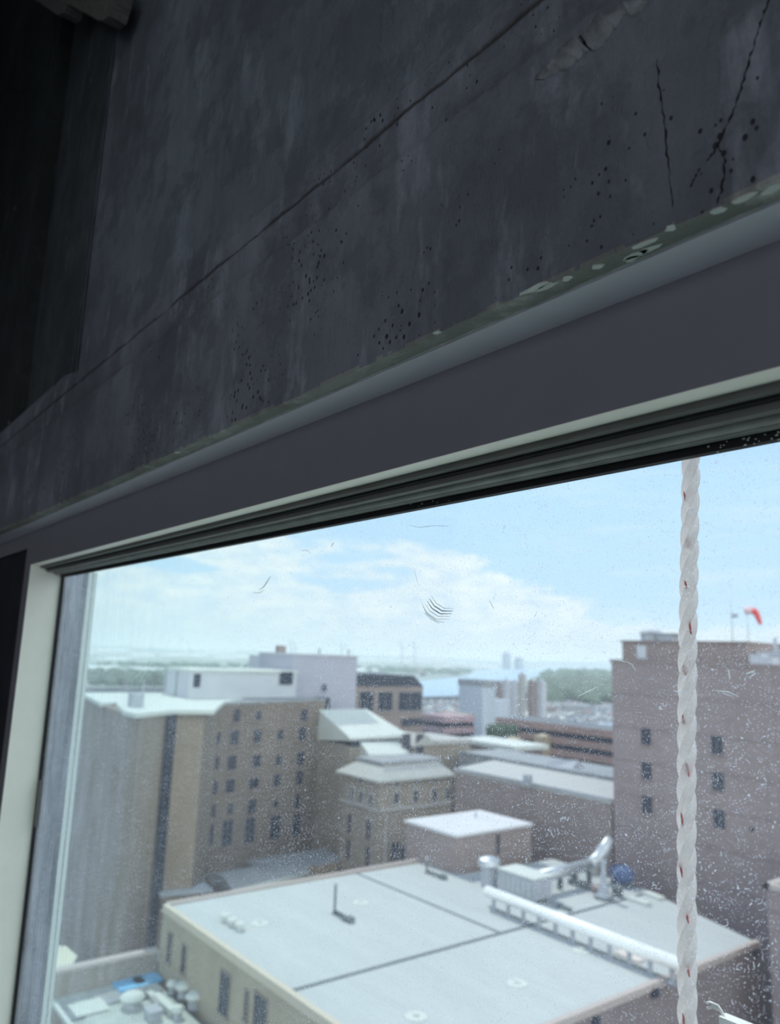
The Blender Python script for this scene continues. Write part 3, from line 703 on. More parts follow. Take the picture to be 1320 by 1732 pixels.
mb = MB(); mb.prism([(-105.8, 52.6), (-112.8, 75.6), (-128, 75.6), (-128, 58)], ZC-.45, ZC-.1); part('roof_slab', mb, ROOFG, root)
mb = MB(); P3_ = Vector((-91.3, 36.2)); mb.prism([(-93.0, 39.1), (-93.9, 40.4), (-93.6, 40.6), (-92.7, 39.2)], 0, ZC-.5); part('corner_strip', mb, GLS, root, 'dark vertical strip for the shade of the notch')  # dark strip put in for the shade of the wall notch
mb = MB(); mb.prism([tuple(P7[:2]), (-113.3, 76.8), (-118, 77), (-118, 75.4)], 0, ZC); part('corner_strip', mb, GLS, root, 'dark vertical strip')  # dark strip closing the gap beside the lavender tower
rowsw = [(1210, [(400, .8, 1), (437, .7, .7), (514, 1, 1)]), (1245, [(367, .7, .9), (396, 1, 1.1), (435, 1, 1), (474, .8, .8), (511, 1, 1.1)]),
         (1287, [(366, .6, 1), (392, 1, 1.1), (434, 1, 1), (471, .8, .8), (508, 1, 1.1)]), (1324, [(363, .6, 1), (389, 1, 1), (429, 1.2, .8), (468, 1, 1), (506, 1, 1.1)]),
         (1363, [(360, .6, 1), (389, .7, .8), (426, 1, 1.1), (466, .7, .6), (503, .9, 1.2)]), (1403, [(355, .7, 1.5), (384, 1.2, 1.9), (422, 1.2, 1.9), (465, 1.4, 1.8), (501, 1.2, 1.8)])]
for ry, L in rowsw:
    for px, w, h in L:
        dy = (434-px)*.055 if ry > 1215 else 0
        window_on(root, PP(px, ry+dy*(1 if ry < 1300 else 2.2), P6+fn*.12, fn), ft, fn, 1.7*w, 1.9*h, frame=BR3)
mb = MB(); ph = [(-122.9, 50.9), (-113.2, 50.6), (-114.2, 70.4), (-124, 70.4)]
mb.prism(ph, ZC, 44.3); pent = part('penthouse', mb, WHT, root)
mb = MB(); mb.prism([(-123.1, 50.7), (-113.0, 50.4), (-114.0, 70.5), (-124.2, 70.5)], 44.3, 44.7); part('coping', mb, ROOFW, pent)
mb = MB(); mb.oriented(PX(333, 1151, -113.3), YT, XN, 1.1, 2.0, .15); part('door', mb, GLS, pent)
mb = MB(); mb.oriented(PX(484, 1147, -114.0), YT, XN, 2.4, 2.0, .2); part('louvre', mb, GLS, pent)
for dx_ in (-122.7, -118): mb = MB(); mb.tube([(dx_, 50.55, ZC), (dx_, 50.55, 44.6)], .12, 6); part('downpipe', mb, GREYP, pent)
c = PZ(228, 1196, ZC)
r2 = thing('roof_unit', 'small grey plant box with thin mast on the white slab roof of the brown clinic', 'roof equipment', (c.x, c.y, ZC))
mb = MB(); mb.box((c.x-1, c.y-.6, ZC), (c.x+.6, c.y+.9, ZC+1.7)); part('casing', mb, GREYP, r2)
mb = MB(); mb.tube([(c.x, c.y+.9, ZC), (c.x, c.y+.9, ZC+3.4)], .1, 6); part('mast', mb, GREYP, r2)
# low wing at its foot
root = thing('entrance_block', 'low brown block with thin pale ledge at the foot of the clinic wall', 'building', (-92, 43, 0))
wp = [(-93.6, 40.3), (-92.2, 39.4), (-90.9, 45.6), (-94.5, 47.6), (-92.9, 44.2)]
wp = [(-94.0, 40.3), (-92.4, 39.9), (-91.0, 46.0), (-94.6, 46.4), (-92.9, 44.05)]
mb = MB(); mb.prism(wp, 0, 19.0); part('wall', mb, BR1, root); mb = MB(); mb.prism([(a+.15, b-.1) for a, b in wp], 19.0, 19.3); part('ledge', mb, GREYP, root)
mb = MB(); d_ = Vector((1.4, 6.1, 0)).normalized(); mb.oriented(Vector((-91.7, 43, 17.8)), d_, Vector((d_.y, -d_.x, 0)), 1.6, 1.3, .15); part('window', mb, GLS, root)

# ---- lavender tower
root = thing('lavender_tower', 'plain lavender grey stucco tower with one small dark opening', 'building', (-122, 77, 0))
mb = MB(); mb.box((-128, 70.6, 0), (-116, 84.2, 47.3)); part('wall', mb, LAV, root)
mb = MB(); mb.box((-128.1, 70.4, 47.3), (-115.8, 84.4, 47.6)); part('coping', mb, WHT, root)
mb = MB(); mb.box((-133, 71.2, 30), (-128, 80, 47.0)); part('stair_tower', mb, WHT, root)
win_x(root, -116, 548, 1163, 1.0, 1.1, frame=LAV)
c = PD(474, 1106, 140); mb = MB(); mb.box((c.x-.7, 72, 47.3), (c.x+.7, 73.4, 48.9)); part('chimney', mb, BR3, root)
for px in (540, 590):
    c = PX(px, 1108, -116.4); mb = MB(); mb.lathe((c.x, c.y, 47.6), [(.18, 0), (.18, .7), (.3, .75), (.3, .95)], 8); part('vent_pipe', mb, GREYP, root)

# ---- dark mansard office building
root = thing('office_building', 'brick office building with dark mansard top and three large dark windows', 'building', (-155, 119, 0))
mb = MB(); mb.box((-170, 107, 0), (-150, 129.6, 40.4)); part('wall', mb, BR3, root)
mb = MB(); mb.add([(-170, 107, 40.4), (-149.9, 106.9, 40.4), (-149.9, 129.7, 40.4), (-170, 129.7, 40.4), (-169, 107.6, 43), (-151, 107.6, 43), (-151, 127.4, 43), (-169, 127.4, 43)],
                   [(0, 1, 5, 4), (1, 2, 6, 5), (2, 3, 7, 6), (3, 0, 4, 7), (4, 5, 6, 7), (3, 2, 1, 0)]); part('mansard', mb, BLACKR, root)
for px, w in ((620, 4.2), (652, 4.4), (694, 7.6)): win_x(root, -150, px, 1186, w, 4.4, frame=STONE)
win_x(root, -150, 697, 1221, 7, 1.6, frame=BR3)
for px in (642, 716): c = PX(px, 1140, -155); mb = MB(); mb.lathe((c.x, c.y, 42.8), [(.9, 0), (.9, .8), (.3, 1.3)], 10); part('roof_vent', mb, GREYP, root)

# ---- old hospital with hipped pale roofs
root = thing('hospital_building', 'old tan brick building with pale hipped roof and arched windows', 'building', (-95, 78, 0))
mb = MB(); mb.box((-100.5, 70.9, 0), (-91, 84.9, 29.9)); part('wall', mb, TANB, root)
mb = MB(); e0 = [(-101.2, 70.2), (-90.3, 70.2), (-90.3, 85.2), (-101.2, 85.2)]; e1 = [(-98.8, 73.0), (-93.0, 73.0), (-93.0, 83.6), (-98.8, 83.6)]
mb.add([(*p, 29.9) for p in e0]+[(*p, 30.2) for p in e0]+[(*p, 32.0) for p in e1], [(3, 2, 1, 0), (0, 1, 5, 4), (1, 2, 6, 5), (2, 3, 7, 6), (3, 0, 4, 7), (4, 5, 9, 8), (5, 6, 10, 9), (6, 7, 11, 10), (7, 4, 8, 11), (8, 9, 10, 11)]); part('roof', mb, SLATE, root)
mb = MB(); mb.box((-99.2, 72.6, 32.0), (-92.7, 84.2, 32.4)); part('roof_deck', mb, ROOFG, root)
mb = MB(); mb.box((-91.0, 70.7, 25.9), (-90.75, 84.9, 26.3)); mb.box((-100.5, 70.65, 25.9), (-90.75, 70.9, 26.3)); part('cornice', mb, STONE, root)
for px, py in ((670, 1350), (703, 1346), (735, 1344), (757, 1342)): win_x(root, -91, px, py, .85, 1.7, frame=STONE, arch=True)
for px, py in ((671, 1325), (703, 1321), (736, 1318), (758, 1316)): win_x(root, -91, px, py, .7, .7, frame=STONE)
for px, py in ((596, 1342), (612, 1348), (628, 1354)): win_y(root, 70.9, px, py, .7, 1.6, frame=STONE, arch=True)
win_y(root, 70.9, 612, 1320, .8, .6, frame=STONE)
for px, py in ((592, 1393), (624, 1403), (590, 1436), (623, 1449)): win_y(root, 70.9, px, py, .95, 2.6, frame=BR3)
mb = MB(); mb.tube([(-90.8, 72.2, 8), (-90.8, 72.2, 25.6)], .12, 6); part('downpipe', mb, STONE, root)
for px, py in ((668, 1440), (682, 1445)): win_x(root, -91, px, py, 1.6, 2.4, frame=BR3)
# its taller rear wing
root = thing('hospital_wing', 'rear hospital wing with wide plain white sloping roof beside the lavender tower', 'building', (-108, 82, 0))
mb = MB(); mb.box((-114, 74, 0), (-103, 85.5, 33.4)); part('wall', mb, TANB, root)
mb = MB(); mb.add([(-103, 74, 34.7), (-103, 85.9, 34.9), (-112.5, 84, 38.4), (-112.5, 74, 38.4), (-103, 74, 34.3), (-103, 85.9, 34.5), (-112.5, 84, 33.4), (-112.5, 74, 33.4)], [(0, 1, 2, 3), (7, 6, 5, 4), (0, 4, 5, 1), (1, 5, 6, 2), (2, 6, 7, 3), (3, 7, 4, 0)]); part('roof', mb, ROOFW, root)
mb = MB(); mb.add([(-99.5, 75.2, 32.6), (-99.5, 83.8, 32.2), (-103, 83.8, 34.0), (-103, 75.9, 34.2), (-99.5, 75.2, 32.2), (-99.5, 83.8, 31.8), (-103, 83.8, 31.8), (-103, 75.9, 31.8)], [(0, 1, 2, 3), (7, 6, 5, 4), (0, 4, 5, 1), (1, 5, 6, 2), (2, 6, 7, 3), (3, 7, 4, 0)]); part('roof', mb, ROOFW, root, 'lower white roof slope')
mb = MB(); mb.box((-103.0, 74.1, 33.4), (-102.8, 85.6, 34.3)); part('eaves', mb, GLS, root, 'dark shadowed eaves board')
root = thing('gabled_annex', 'small tan annex with pale gable and two tall dark windows behind the hospital', 'building', (-101, 90, 0))
mb = MB(); mb.box((-112, 85.6, 0), (-101, 98.6, 33.2)); part('wall', mb, TANB, root)
mb = MB(); mb.add([(-100.8, 85.4, 33.2), (-100.8, 90.6, 33.2), (-100.8, 88.2, 35.0), (-112, 85.4, 33.2), (-112, 90.6, 33.2), (-112, 88.2, 35.0)], [(0, 1, 2), (5, 4, 3), (1, 4, 5, 2), (3, 0, 2, 5), (0, 3, 4, 1)]); part('gable_roof', mb, SLATE, root)
mb = MB(); mb.box((-112, 90.6, 33.2), (-100.7, 98.8, 33.9)); part('parapet', mb, STONE, root)
for px in (687, 710): win_x(root, -101, px, 1258, 1.6, 3.0, frame=BR3)

# ---- small box block with white roof
root = thing('plant_room', 'small brown box shaped block with flat white roof in the middle', 'building', (-72.4, 70.6, 0))
mb = MB(); mb.box((-76.9, 64.3, 0), (-67.9, 77.0, 27.7)); part('wall', mb, BR3, root)
mb = MB(); mb.box((-77.1, 64.1, 27.7), (-67.7, 77.2, 28.0)); part('roof', mb, mat('snow_white_roof', (.66, .64, .655), .8, .03, .3), root)
win_x(root, -67.9, 842, 1428, .7, 2.2, frame=BR3)
mb = MB(); mb.lathe((-73.8, 73.2, 28), [(.12, 0), (.12, .6)], 8); part('vent_pipe', mb, GREYP, root)

# ---- long low block with ribbed roofs
root = thing('long_low_building', 'long low brown building with ribbed pale roof between hospital and brown tower', 'building', (-76, 92, 0))
mb = MB(); mb.box((-90.3, 85, 0), (-61.8, 100, 30.6)); part('wall', mb, BR3, root)
mb = MB(); mb.add([(-90.3, 84.8, 31.1), (-61.8, 84.8, 31.1), (-61.8, 93.4, 31.9), (-90.3, 93.4, 31.9), (-90.3, 84.8, 30.6), (-61.8, 84.8, 30.6), (-61.8, 93.4, 30.6), (-90.3, 93.4, 30.6)], [(0, 1, 2, 3), (7, 6, 5, 4), (0, 4, 5, 1), (1, 5, 6, 2), (2, 6, 7, 3), (3, 7, 4, 0)]); part('ribbed_roof', mb, RIBR, root)
mb = MB(); mb.box((-90.3, 84.7, 30.9), (-61.8, 84.95, 31.3)); part('gutter', mb, STEEL, root)
mb = MB(); mb.box((-91, 93.4, 30.6), (-62, 93.8, 32.0)); part('upstand', mb, SEAM, root)
mb = MB(); mb.box((-99, 94.0, 0), (-62, 104, 32.2)); mb.box((-99, 93.8, 32.0), (-62, 94.1, 32.35)); part('upper_block', mb, ROOFG, root)
mb = MB(); a = PZ(918, 1296, 32.2); b = PZ(968, 1300, 32.2); mb.add([(a.x, a.y, 32.2), (b.x, b.y, 32.2), (b.x, b.y+3, 32.2), (a.x, a.y+3, 32.2), (a.x+1, a.y+1.5, 33.3), (b.x, b.y+1.5, 33.3)], [(0, 1, 5, 4), (2, 3, 4, 5), (1, 2, 5), (3, 0, 4), (3, 2, 1, 0)]); part('roof_light', mb, WHT, root)
mb = MB(); mb.box((-112, 107, 0), (-98.5, 115, 31.8)); part('rear_block', mb, BR3, root)
mb = MB(); mb.box((-113, 106.2, 31.8), (-97.5, 115.4, 32.6)); part('canopy_roof', mb, ROOFW, root)
for i, px in enumerate((893,)):
    c = PZ(px, 1322, 31.6); mb = MB(); mb.box((c.x-.5, c.y-.4, 31.2), (c.x+.5, c.y+.4, 32.5)); part('roof_hatch', mb, GREYP, root)

# ---- big brown tower at the right
YG = 85.0
root = thing('brown_tower', 'large plain brown brick tower at right with six small dark windows', 'building', (-50, 92, 0))
mb = MB(); mb.box((-61.4, YG, 0), (-22, 112, 48.0)); part('wall', mb, BR2, root)
mb = MB(); mb.box((-61.6, YG-.15, 48.0), (-21.8, 112.2, 48.4)); part('coping', mb, BR3, root)
mb = MB(); mb.box((-62.2, 88.5, 48.4), (-45.2, 100, 50.7)); mb.box((-62.4, 88.3, 50.7), (-45.0, 100.2, 50.95)); pent = part('penthouse', mb, BR3, root)
mb = MB(); mb.oriented(PY(1086, 1103, 88.5), XT, YN, 1.3, 1.7, .1); part('door', mb, DOORP, pent, 'pale grey door')
mb = MB(); mb.box((-45.0, 90, 48.4), (-40.0, 97, 49.9)); part('roof_shed', mb, WHT, root)
for px, py in ((1094, 1246), (1095, 1304), (1096, 1361), (1214, 1260), (1216, 1322), (1218, 1385)): win_y(root, YG, px, py, 1.35, 1.9, frame=BR2)
mb = MB(); mb.box((-41.8, YG-.1, 0), (-40.8, YG+.05, 48.0)); part('pilaster', mb, BR2, root, 'paler vertical strip')
mb = MB(); mb.oriented(PY(1273, 1403, YG), XT, YN, .4, .4, .15); part('vent_hole', mb, GLS, root)
r2 = thing('cooling_tower', 'round grey cooling unit on top of the brown tower penthouse', 'roof equipment', (-59.2, 91, 50.95))
mb = MB(); mb.lathe((-59.2, 90.6, 50.95), [(1.3, 0), (1.3, .9), (1.55, 1.0), (1.2, 1.4)], 16); part('drum', mb, GREYP, r2)
mb = MB(); mb.box((-57.8, 89.8, 50.95), (-55.6, 91.4, 51.8)); mb.box((-58.0, 89.6, 51.8), (-55.0, 91.6, 51.95)); part('casing', mb, GREYP, r2)
r2 = thing('antenna_mast', 'thin radio mast with small box on the brown tower roof', 'antenna', (-47.0, 89, 50.95))
b, t_ = PY(1240, 1086, 89), PY(1239, 996, 89); mb = MB(); mb.tube([(b.x, 89, 50.9), (b.x, 89, t_.z)], .05, 6); mb.tube([(b.x, 89, t_.z+.1), (b.x, 89, t_.z+1.4)], .025, 5); part('mast', mb, STEEL, r2)
c = PY(1244, 1042, 89); mb = MB(); mb.box((c.x-.3, 88.85, c.z-.2), (c.x+.3, 89.15, c.z+.25)); part('aerial_box', mb, GREYP, r2)
r2 = thing('windsock', 'red and white windsock drooping from a pole on the brown tower', 'windsock', (-45.2, 89, 50.9))
c = PY(1264, 1032, 89); mb = MB(); mb.tube([(c.x, 89, 50.7), (c.x, 89, c.z+.7)], .04, 6); part('pole', mb, STEEL, r2)
pth = [PY(1262, 1033, 89), PY(1268, 1032, 89), PY(1275, 1033, 89), PY(1280, 1038, 89), PY(1284, 1047, 89), PY(1287, 1056, 89)]
mb = MB(); mb.tube(pth[:3], .5, 12, rs=[.48, .46, .42]); part('sock_mouth', mb, mat('white_fabric', (.85, .6, .62), .7), r2, 'pinkish white mouth section')
mb = MB(); mb.tube(pth[2:], .4, 12, rs=[.42, .36, .28, .18]); part('sock_tail', mb, REDM, r2, 'red tail section')
c = PY(1312, 1090, 88); mb = MB(); mb.tube([(c.x, 88, 48.4), (c.x, 88, 51.4)], .22, 8); mb.tube([(c.x, 88, 50.4), (c.x+1.2, 88, 49)], .12, 6); single('flue_pipe', mb, GREYP, 'pale flue pipe on the brown tower roof at the right edge', 'pipe')
c = PY(1292, 1106, 87); mb = MB(); mb.box((c.x-1.2, 86.2, 48.4), (c.x+1.4, 87.8, 49.2)); mb.box((c.x-1.2, 86.2, 49.2), (c.x+.2, 87.8, 49.5)); single('roof_cabinet', mb, WHT, 'white equipment cabinet beside the penthouse of the brown tower', 'roof equipment')

# ---- building edge at far right
root = thing('corner_building', 'edge of a brown brick building with pink coping at the right border', 'building', (-29, 75, 0))
mb = MB(); mb.box((-34.1, 68, 0), (-22, 84, 29.9)); part('wall', mb, BR2, root)
mb = MB(); mb.box((-34.3, 67.8, 29.9), (-22, 68.3, 30.3)); mb.box((-34.3, 67.8, 29.9), (-33.8, 84, 30.3)); part('coping', mb, PARP, root)
mb = MB(); mb.box((-33.8, 68.3, 29.9), (-22, 84, 29.95)); part('roof', mb, ROOFG, root)

# ---- big white flat roof
ZB = 24.0
root = thing('flat_roof_building', 'big tan building with broad white flat membrane roof in the foreground', 'building', (-56, 52, 0))
rp_ = [(-74.4, 32.5), (-37.9, 32.5), (-37.7, 72.9), (-52, 78), (-66.6, 79.6), (-67.5, 65.0), (-73.6, 64.7)]
mb = MB(); mb.mi(0).prism(rp_, 0, ZB-.35); wl = part('wall', mb, TAN, root)
mb = MB(); mb.prism([(-37.7, 33), (-37.55, 33), (-37.55, 72.7), (-37.7, 72.7)], 0, ZB-.4); part('wall', mb, masonry('shaded_brick', (.25, .205, .21), .06), root, 'side wall with its shade painted as purplish brown brick')  # wall turned from the sun, its shade put into darker brick
mb = MB(); mb.prism([(a*.999, b) for a, b in rp_], ZB-.35, ZB-.2); part('roof_membrane', mb, ROOF, root)
mb = MB(); mb.box((-74.6, 32.3, ZB-.6), (-37.6, 32.8, ZB+.05)); part('coping', mb, PAR, root, 'cream coping on the near edge')
mb = MB(); mb.box((-74.6, 32.3, ZB-.5), (-74.1, 64.9, ZB+.05)); part('coping', mb, PARP, root, 'pinkish coping on the far left edge')
mb = MB(); mb.box((-37.9, 32.3, ZB-.5), (-37.4, 73.0, ZB)); part('coping', mb, PARP, root, 'pinkish coping on the right edge')
mb = MB(); zz = ZB-.19
mb.box((-74, 54.6, zz-.02), (-51.8, 54.85, zz+.06)); mb.box((-51.9, 32.8, zz-.02), (-51.6, 77, zz+.08)); part('roof_joint', mb, SEAM, root)
for px, py, w, h in ((288, 1602, .9, 2.4), (312, 1622, .8, 2.2), (381, 1680, 1.6, 3.0), (441, 1722, 1.9, 3.0), (418, 1700, .5, 2)): win_y(root, 32.5, px, py, w, h, frame=TANB)
for px, py in ((1278, 1605), (1106, 1672), (1006, 1722)):
    c = PX(px, py+6, -37.5); mb = MB(); mb.box((-37.55, c.y-.3, c.z-.3), (-37.2, c.y+.3, c.z+.3)); part('scupper', mb, GLS, root)
ZR = ZB-.2
r2 = thing('roof_duct', 'long shining white pipe duct raised on posts across the flat roof', 'duct', (-47, 59, ZR))
a, b = PZ(824, 1507, 25.4), PZ(1156, 1634, 25.4)
mb = MB(); mb.tube([a, b], .5, 16); part('pipe', mb, SHINY, r2)
mb = MB(); mb.tube([(a.x, a.y+.3, ZR+.15), (b.x, b.y+.3, ZR+.15)], .09, 6); part('shadow_line', mb, SEAM, r2)  # dark tube stands in for the shadow line under the duct
for i in range(11):
    c = a.lerp(b, (i+.5)/11); mb = MB(); mb.box((c.x-.14, c.y-.14, ZR), (c.x+.14, c.y+.14, 25.2)); mb.box((c.x-.35, c.y-.3, ZR), (c.x+.35, c.y+.3, ZR+.12)); part('leg', mb, GREYP, r2)
def pipe_thing(px, py, h, r, label, name='vent_pipe', shadow_end=None):
    c = PZ(px, py, ZR); o = thing(name, label, 'vent', c); mb = MB(); mb.lathe(c, [(r*2.2, 0), (r*2.2, .12), (r, .2), (r, h)], 10); part('stack', mb, SEAM, o)
    mb = MB(); mb.lathe(c+Vector((0, 0, h)), [(r*1.1, 0), (r*1.5, .08), (r*1.2, .25)], 10); part('cap', mb, STEEL, o)
    if shadow_end: mb = MB(); q = PZ(*shadow_end, ZR); mb.tube([c+Vector((0, 0, .25)), q+Vector((0, 0, .25))], .16, 6); mb.box((q.x-.5, q.y-.35, ZR), (q.x+.3, q.y+.35, ZR+.45)); part('pole_shadow', mb, SEAM, o)  # cast shadow of the pole built as a dark tube and box
pipe_thing(566, 1546, 2.6, .13, 'tall thin dark vent pole with its shadow built as a dark run on the left of the flat roof', 'vent_pole', (592, 1560))
pipe_thing(722, 1477, 1.5, .12, 'short dark vent pole near the far left edge of the flat roof', 'vent_pole', (750, 1487))
for px, py, lab in ((381, 1558, 'leftmost of three white roof vents in a row near the roof corner'), (392, 1566, 'middle and smallest of three white roof vents in a row'), (405, 1573, 'rightmost of three white roof vents in a row near the roof corner')):
    c = PZ(px, py, ZR); mb = MB(); mb.lathe(c, [(.28, 0), (.28, .35), (.5, .4), (.42, .6)], 12); single('roof_vent', mb, ROOFW, lab, 'vent', loc=c)
for px, py, lab in ((985, 1608, 'low white drain box on the roof below the middle of the shining duct'), (440, 1562, 'flat pale drain patch on the roof right of three vents'), (610, 1527, 'flat pale drain patch on the roof right of the vent pole'), (875, 1664, 'small drain with dark hole low on the flat roof'), (704, 1720, 'small drain at the bottom edge of the flat roof')):
    c = PZ(px, py, ZR); mb = MB(); mb.lathe(c, [(.8, 0), (.8, .06), (.6, .08)], 12); mb.lathe(c, [(.22, 0), (.22, .22), (.1, .28)], 8); single('roof_drain', mb, ROOFW, lab, 'drain', loc=c)
def slab(px0, py0, px1, py1, w, h, m, label, name='roof_slab', cat='slab'):
    a, b = PZ(px0, py0, ZR), PZ(px1, py1, ZR); mb = MB(); d_ = (b-a).normalized(); n_ = Vector((-d_.y, d_.x, 0))*w/2
    mb.prism([tuple((a+n_)[:2]), tuple((b+n_)[:2]), tuple((b-n_)[:2]), tuple((a-n_)[:2])], ZR, ZR+h); return single(name, mb, m, label, cat)
slab(1045, 1612, 1085, 1628, 1.0, .2, mat('pinkish_board', (.72, .64, .6), .8), 'pinkish board lying on the roof just below the shining duct', 'roof_board', 'board')
slab(1066, 1522, 1097, 1533, 1.0, .35, ROOFW, 'nearer of two white blocks right of the dark pole on the roof', 'roof_block', 'block')
slab(1092, 1512, 1120, 1523, 1.0, .3, ROOFW, 'farther white block at the roof edge beside the alley', 'roof_block', 'block')
slab(868, 1452, 882, 1456, 1.2, .3, ROOFW, 'small white block at the far edge of the roof behind the air handler', 'roof_block', 'block')
# mechanical cluster
c = PZ(828, 1500, ZR); o = thing('exhaust_fan', 'stout grey exhaust fan with rounded cap at the left end of the duct', 'roof equipment', c)
mb = MB(); mb.lathe(c, [(.9, 0), (.9, 2.0)], 14); part('curb', mb, GREYP, o); mb = MB(); mb.lathe(c+Vector((0, 0, 2.0)), [(1.1, 0), (1.3, .3), (1.15, .8), (.5, 1.05)], 16); part('cap', mb, STEEL, o)
a = PZ(862, 1513, ZR); b = PZ(915, 1520, ZR)
o = thing('air_handler', 'grey boxy air handling unit between the duct and the alley', 'roof equipment', a)
mb = MB(); a, b = (-60.2, 63.2), (-55.4, 66.0); mb.box((a[0], a[1], ZR+.4), (b[0], b[1], ZR+2.4)); part('casing', mb, GREYP, o)
mb = MB(); mb.box((a[0]-.1, a[1]-.1, ZR+2.4), (b[0]+.1, b[1]+.1, ZR+2.55)); part('lid', mb, ROOFW, o)
mb = MB(); mb.box((a[0]+.2, a[1]+.2, ZR), (b[0]-.2, b[1]-.2, ZR+.4)); part('plinth', mb, SEAM, o)
mb = MB()
for i in range(6): mb.box((a[0]+.5+i*.7, a[1]-.05, ZR+.7), (a[0]+.9+i*.7, a[1]+.02, ZR+2.1))
part('louvre', mb, STEEL, o)
o = thing('supply_duct', 'fat grey duct running back from the air handler to the alley', 'duct', (-58.5, 70, ZR))
mb = MB(); mb.tube([(-57.6, 66.0, ZR+1.7), (-57.6, 75.4, ZR+1.9)], .6, 14); part('duct_run', mb, STEEL, o)
mb = MB(); mb.tube([(-57.6, 75.0, ZR+1.9), (-57.6, 76.4, ZR+2.2), (-57.2, 77.2, ZR+3.2), (-56.6, 77.6, ZR+4.6)], .6, 12, rs=[.65, .7, .75, .45]); part('elbow', mb, STEEL, o)
for y_ in (67.5, 70, 72.5, 75): mb = MB(); mb.box((-57.9, y_-.1, ZR), (-57.3, y_+.1, ZR+1.2)); part('support', mb, SEAM, o)
c = PZ(1022, 1520, ZR); o = thing('exhaust_stack', 'dark tapered exhaust stack standing in front of the blue tank', 'vent', c)
mb = MB(); mb.lathe(c, [(.9, 0), (.6, .6), (.3, 1.8), (.28, 3.6), (.36, 3.7)], 12); part('stack', mb, GREYP, o); mb = MB(); mb.lathe(c, [(1.0, 0), (1.0, .25)], 12); part('base', mb, SEAM, o)
c = PZ(1046, 1500, ZR); o = thing('blue_tank', 'dark blue rounded tank at the alley edge of the roof', 'tank', c)
mb = MB(); mb.blob(c+Vector((0, .8, 1.2)), 1.5, 1.1, 1.0, .05, 14, 10); part('shell', mb, mat('tank_blue', (.10, .14, .26), .5), o); mb = MB(); mb.box((c.x-1.2, c.y+.2, ZR), (c.x+1.2, c.y+1.4, ZR+.4)); part('saddle', mb, SEAM, o)
for i, (px, py, w, d, h, m, lab) in enumerate([(1012, 1510, 1.2, 1, .6, BR3, 'small rusty brown box left of the exhaust stack'), (958, 1478, 2.2, 1.0, .7, STEEL, 'low bright unit beside the fat grey duct'), (1000, 1478, 1.2, 1.0, .9, ROOFW, 'small white unit near the duct elbow'), (1045, 1516, .8, .8, 1.0, SEAM, 'small dark box between exhaust stack and white blocks'), (1065, 1500, .8, .8, 1.3, GREYP, 'small grey box at the roof edge right of the blue tank'), (985, 1500, 3.2, .8, .5, SEAM, 'long dark conduit tray across the cluttered roof corner'), (940, 1530, 1.8, .5, .3, GREYP, 'low grey skid right of the air handler'), (955, 1538, 1.6, .4, .3, SEAM, 'low dark pipe skid above the shining duct')]):
    c = PZ(px, py, ZR); mb = MB(); mb.box((c.x-w/2, c.y-d/2, ZR), (c.x+w/2, c.y+d/2, ZR+h*.85)); mb.box((c.x-w/2-.06, c.y-d/2-.06, ZR+h*.85), (c.x+w/2+.06, c.y+d/2+.06, ZR+h)); single('plant_box', mb, m, lab, 'roof equipment')

# ---- lower-left roof with fans and blue sheets
ZA = 17.8
pa, pb = PX(86, 1644, -74.6), PX(274, 1603, -74.6)
near_y = PZ(82, 1692, ZA).y; far_y = PZ(240, 1639, ZA).y
root = thing('low_roof_building', 'low building at bottom left with cluttered pale roof and long parapet', 'building', (-60, 26, 0))
mb = MB(); mb.box((-74.6, near_y, 0), (-40, far_y, ZA)); part('wall', mb, TANB, root)
mb = MB(); mb.box((-74.4, near_y+.2, ZA), (-40, far_y-.1, ZA+.06)); part('roof', mb, mat('patched_roof', (.47, .50, .465), .85, .22, .5, fine=.35), root)
mb = MB(); mb.box((-75.0, 17, 0), (-74.5, 32.3, pb.z-.3)); part('parapet', mb, TANB, root); mb = MB(); mb.box((-75.2, 17, pb.z-.3), (-74.3, 32.4, pb.z)); part('coping', mb, PARP, root)
mb = MB(); mb.box((-74.5, near_y-.1, ZA), (-40, near_y+.25, ZA+.3)); part('kerb', mb, ROOFW, root)
def fan(px, py, r, h, label, m=ROOFW):
    c = PZ(px, py, ZA+.06); o = thing('rooftop_fan', label, 'fan', c)
    mb = MB(); mb.lathe(c, [(r*.7, 0), (r*.7, h)], 14); part('drum', mb, GREYP, o); mb = MB(); mb.lathe(c+Vector((0, 0, h)), [(r, 0), (r*1.05, .15), (r*.8, .4), (r*.3, .5)], 16); part('dome', mb, m, o)
fan(262, 1640, 1.0, 1.0, 'large domed roof fan farthest back by the parapet corner'); fan(247, 1640, .55, .8, 'small domed fan left of the farthest large fan')
fan(223, 1702, 1.0, .6, 'widest flat domed fan just below the blue sheets'); fan(291, 1680, .5, .6, 'small fan left of the pair of fans by the tan wall')
fan(310, 1688, .75, .8, 'left fan of the pair close to the tan wall'); fan(328, 1705, .75, .8, 'right fan of the pair close to the tan wall'); fan(300, 1722, .5, .5, 'small fan at the bottom edge of the cluttered roof')
for (px, py, w, d, lab) in ((221, 1668, 2.2, 2.6, 'left of two bright blue sheets on the low roof'), (247, 1659, 1.8, 2.4, 'right of two bright blue sheets on the low roof')):
    c = PZ(px, py, ZA+.1); mb = MB(); mb.box((c.x-w/2, c.y-d/2, ZA+.05), (c.x+w/2, c.y+d/2, ZA+.35)); single('blue_sheet', mb, BLUE, lab, 'tarp')
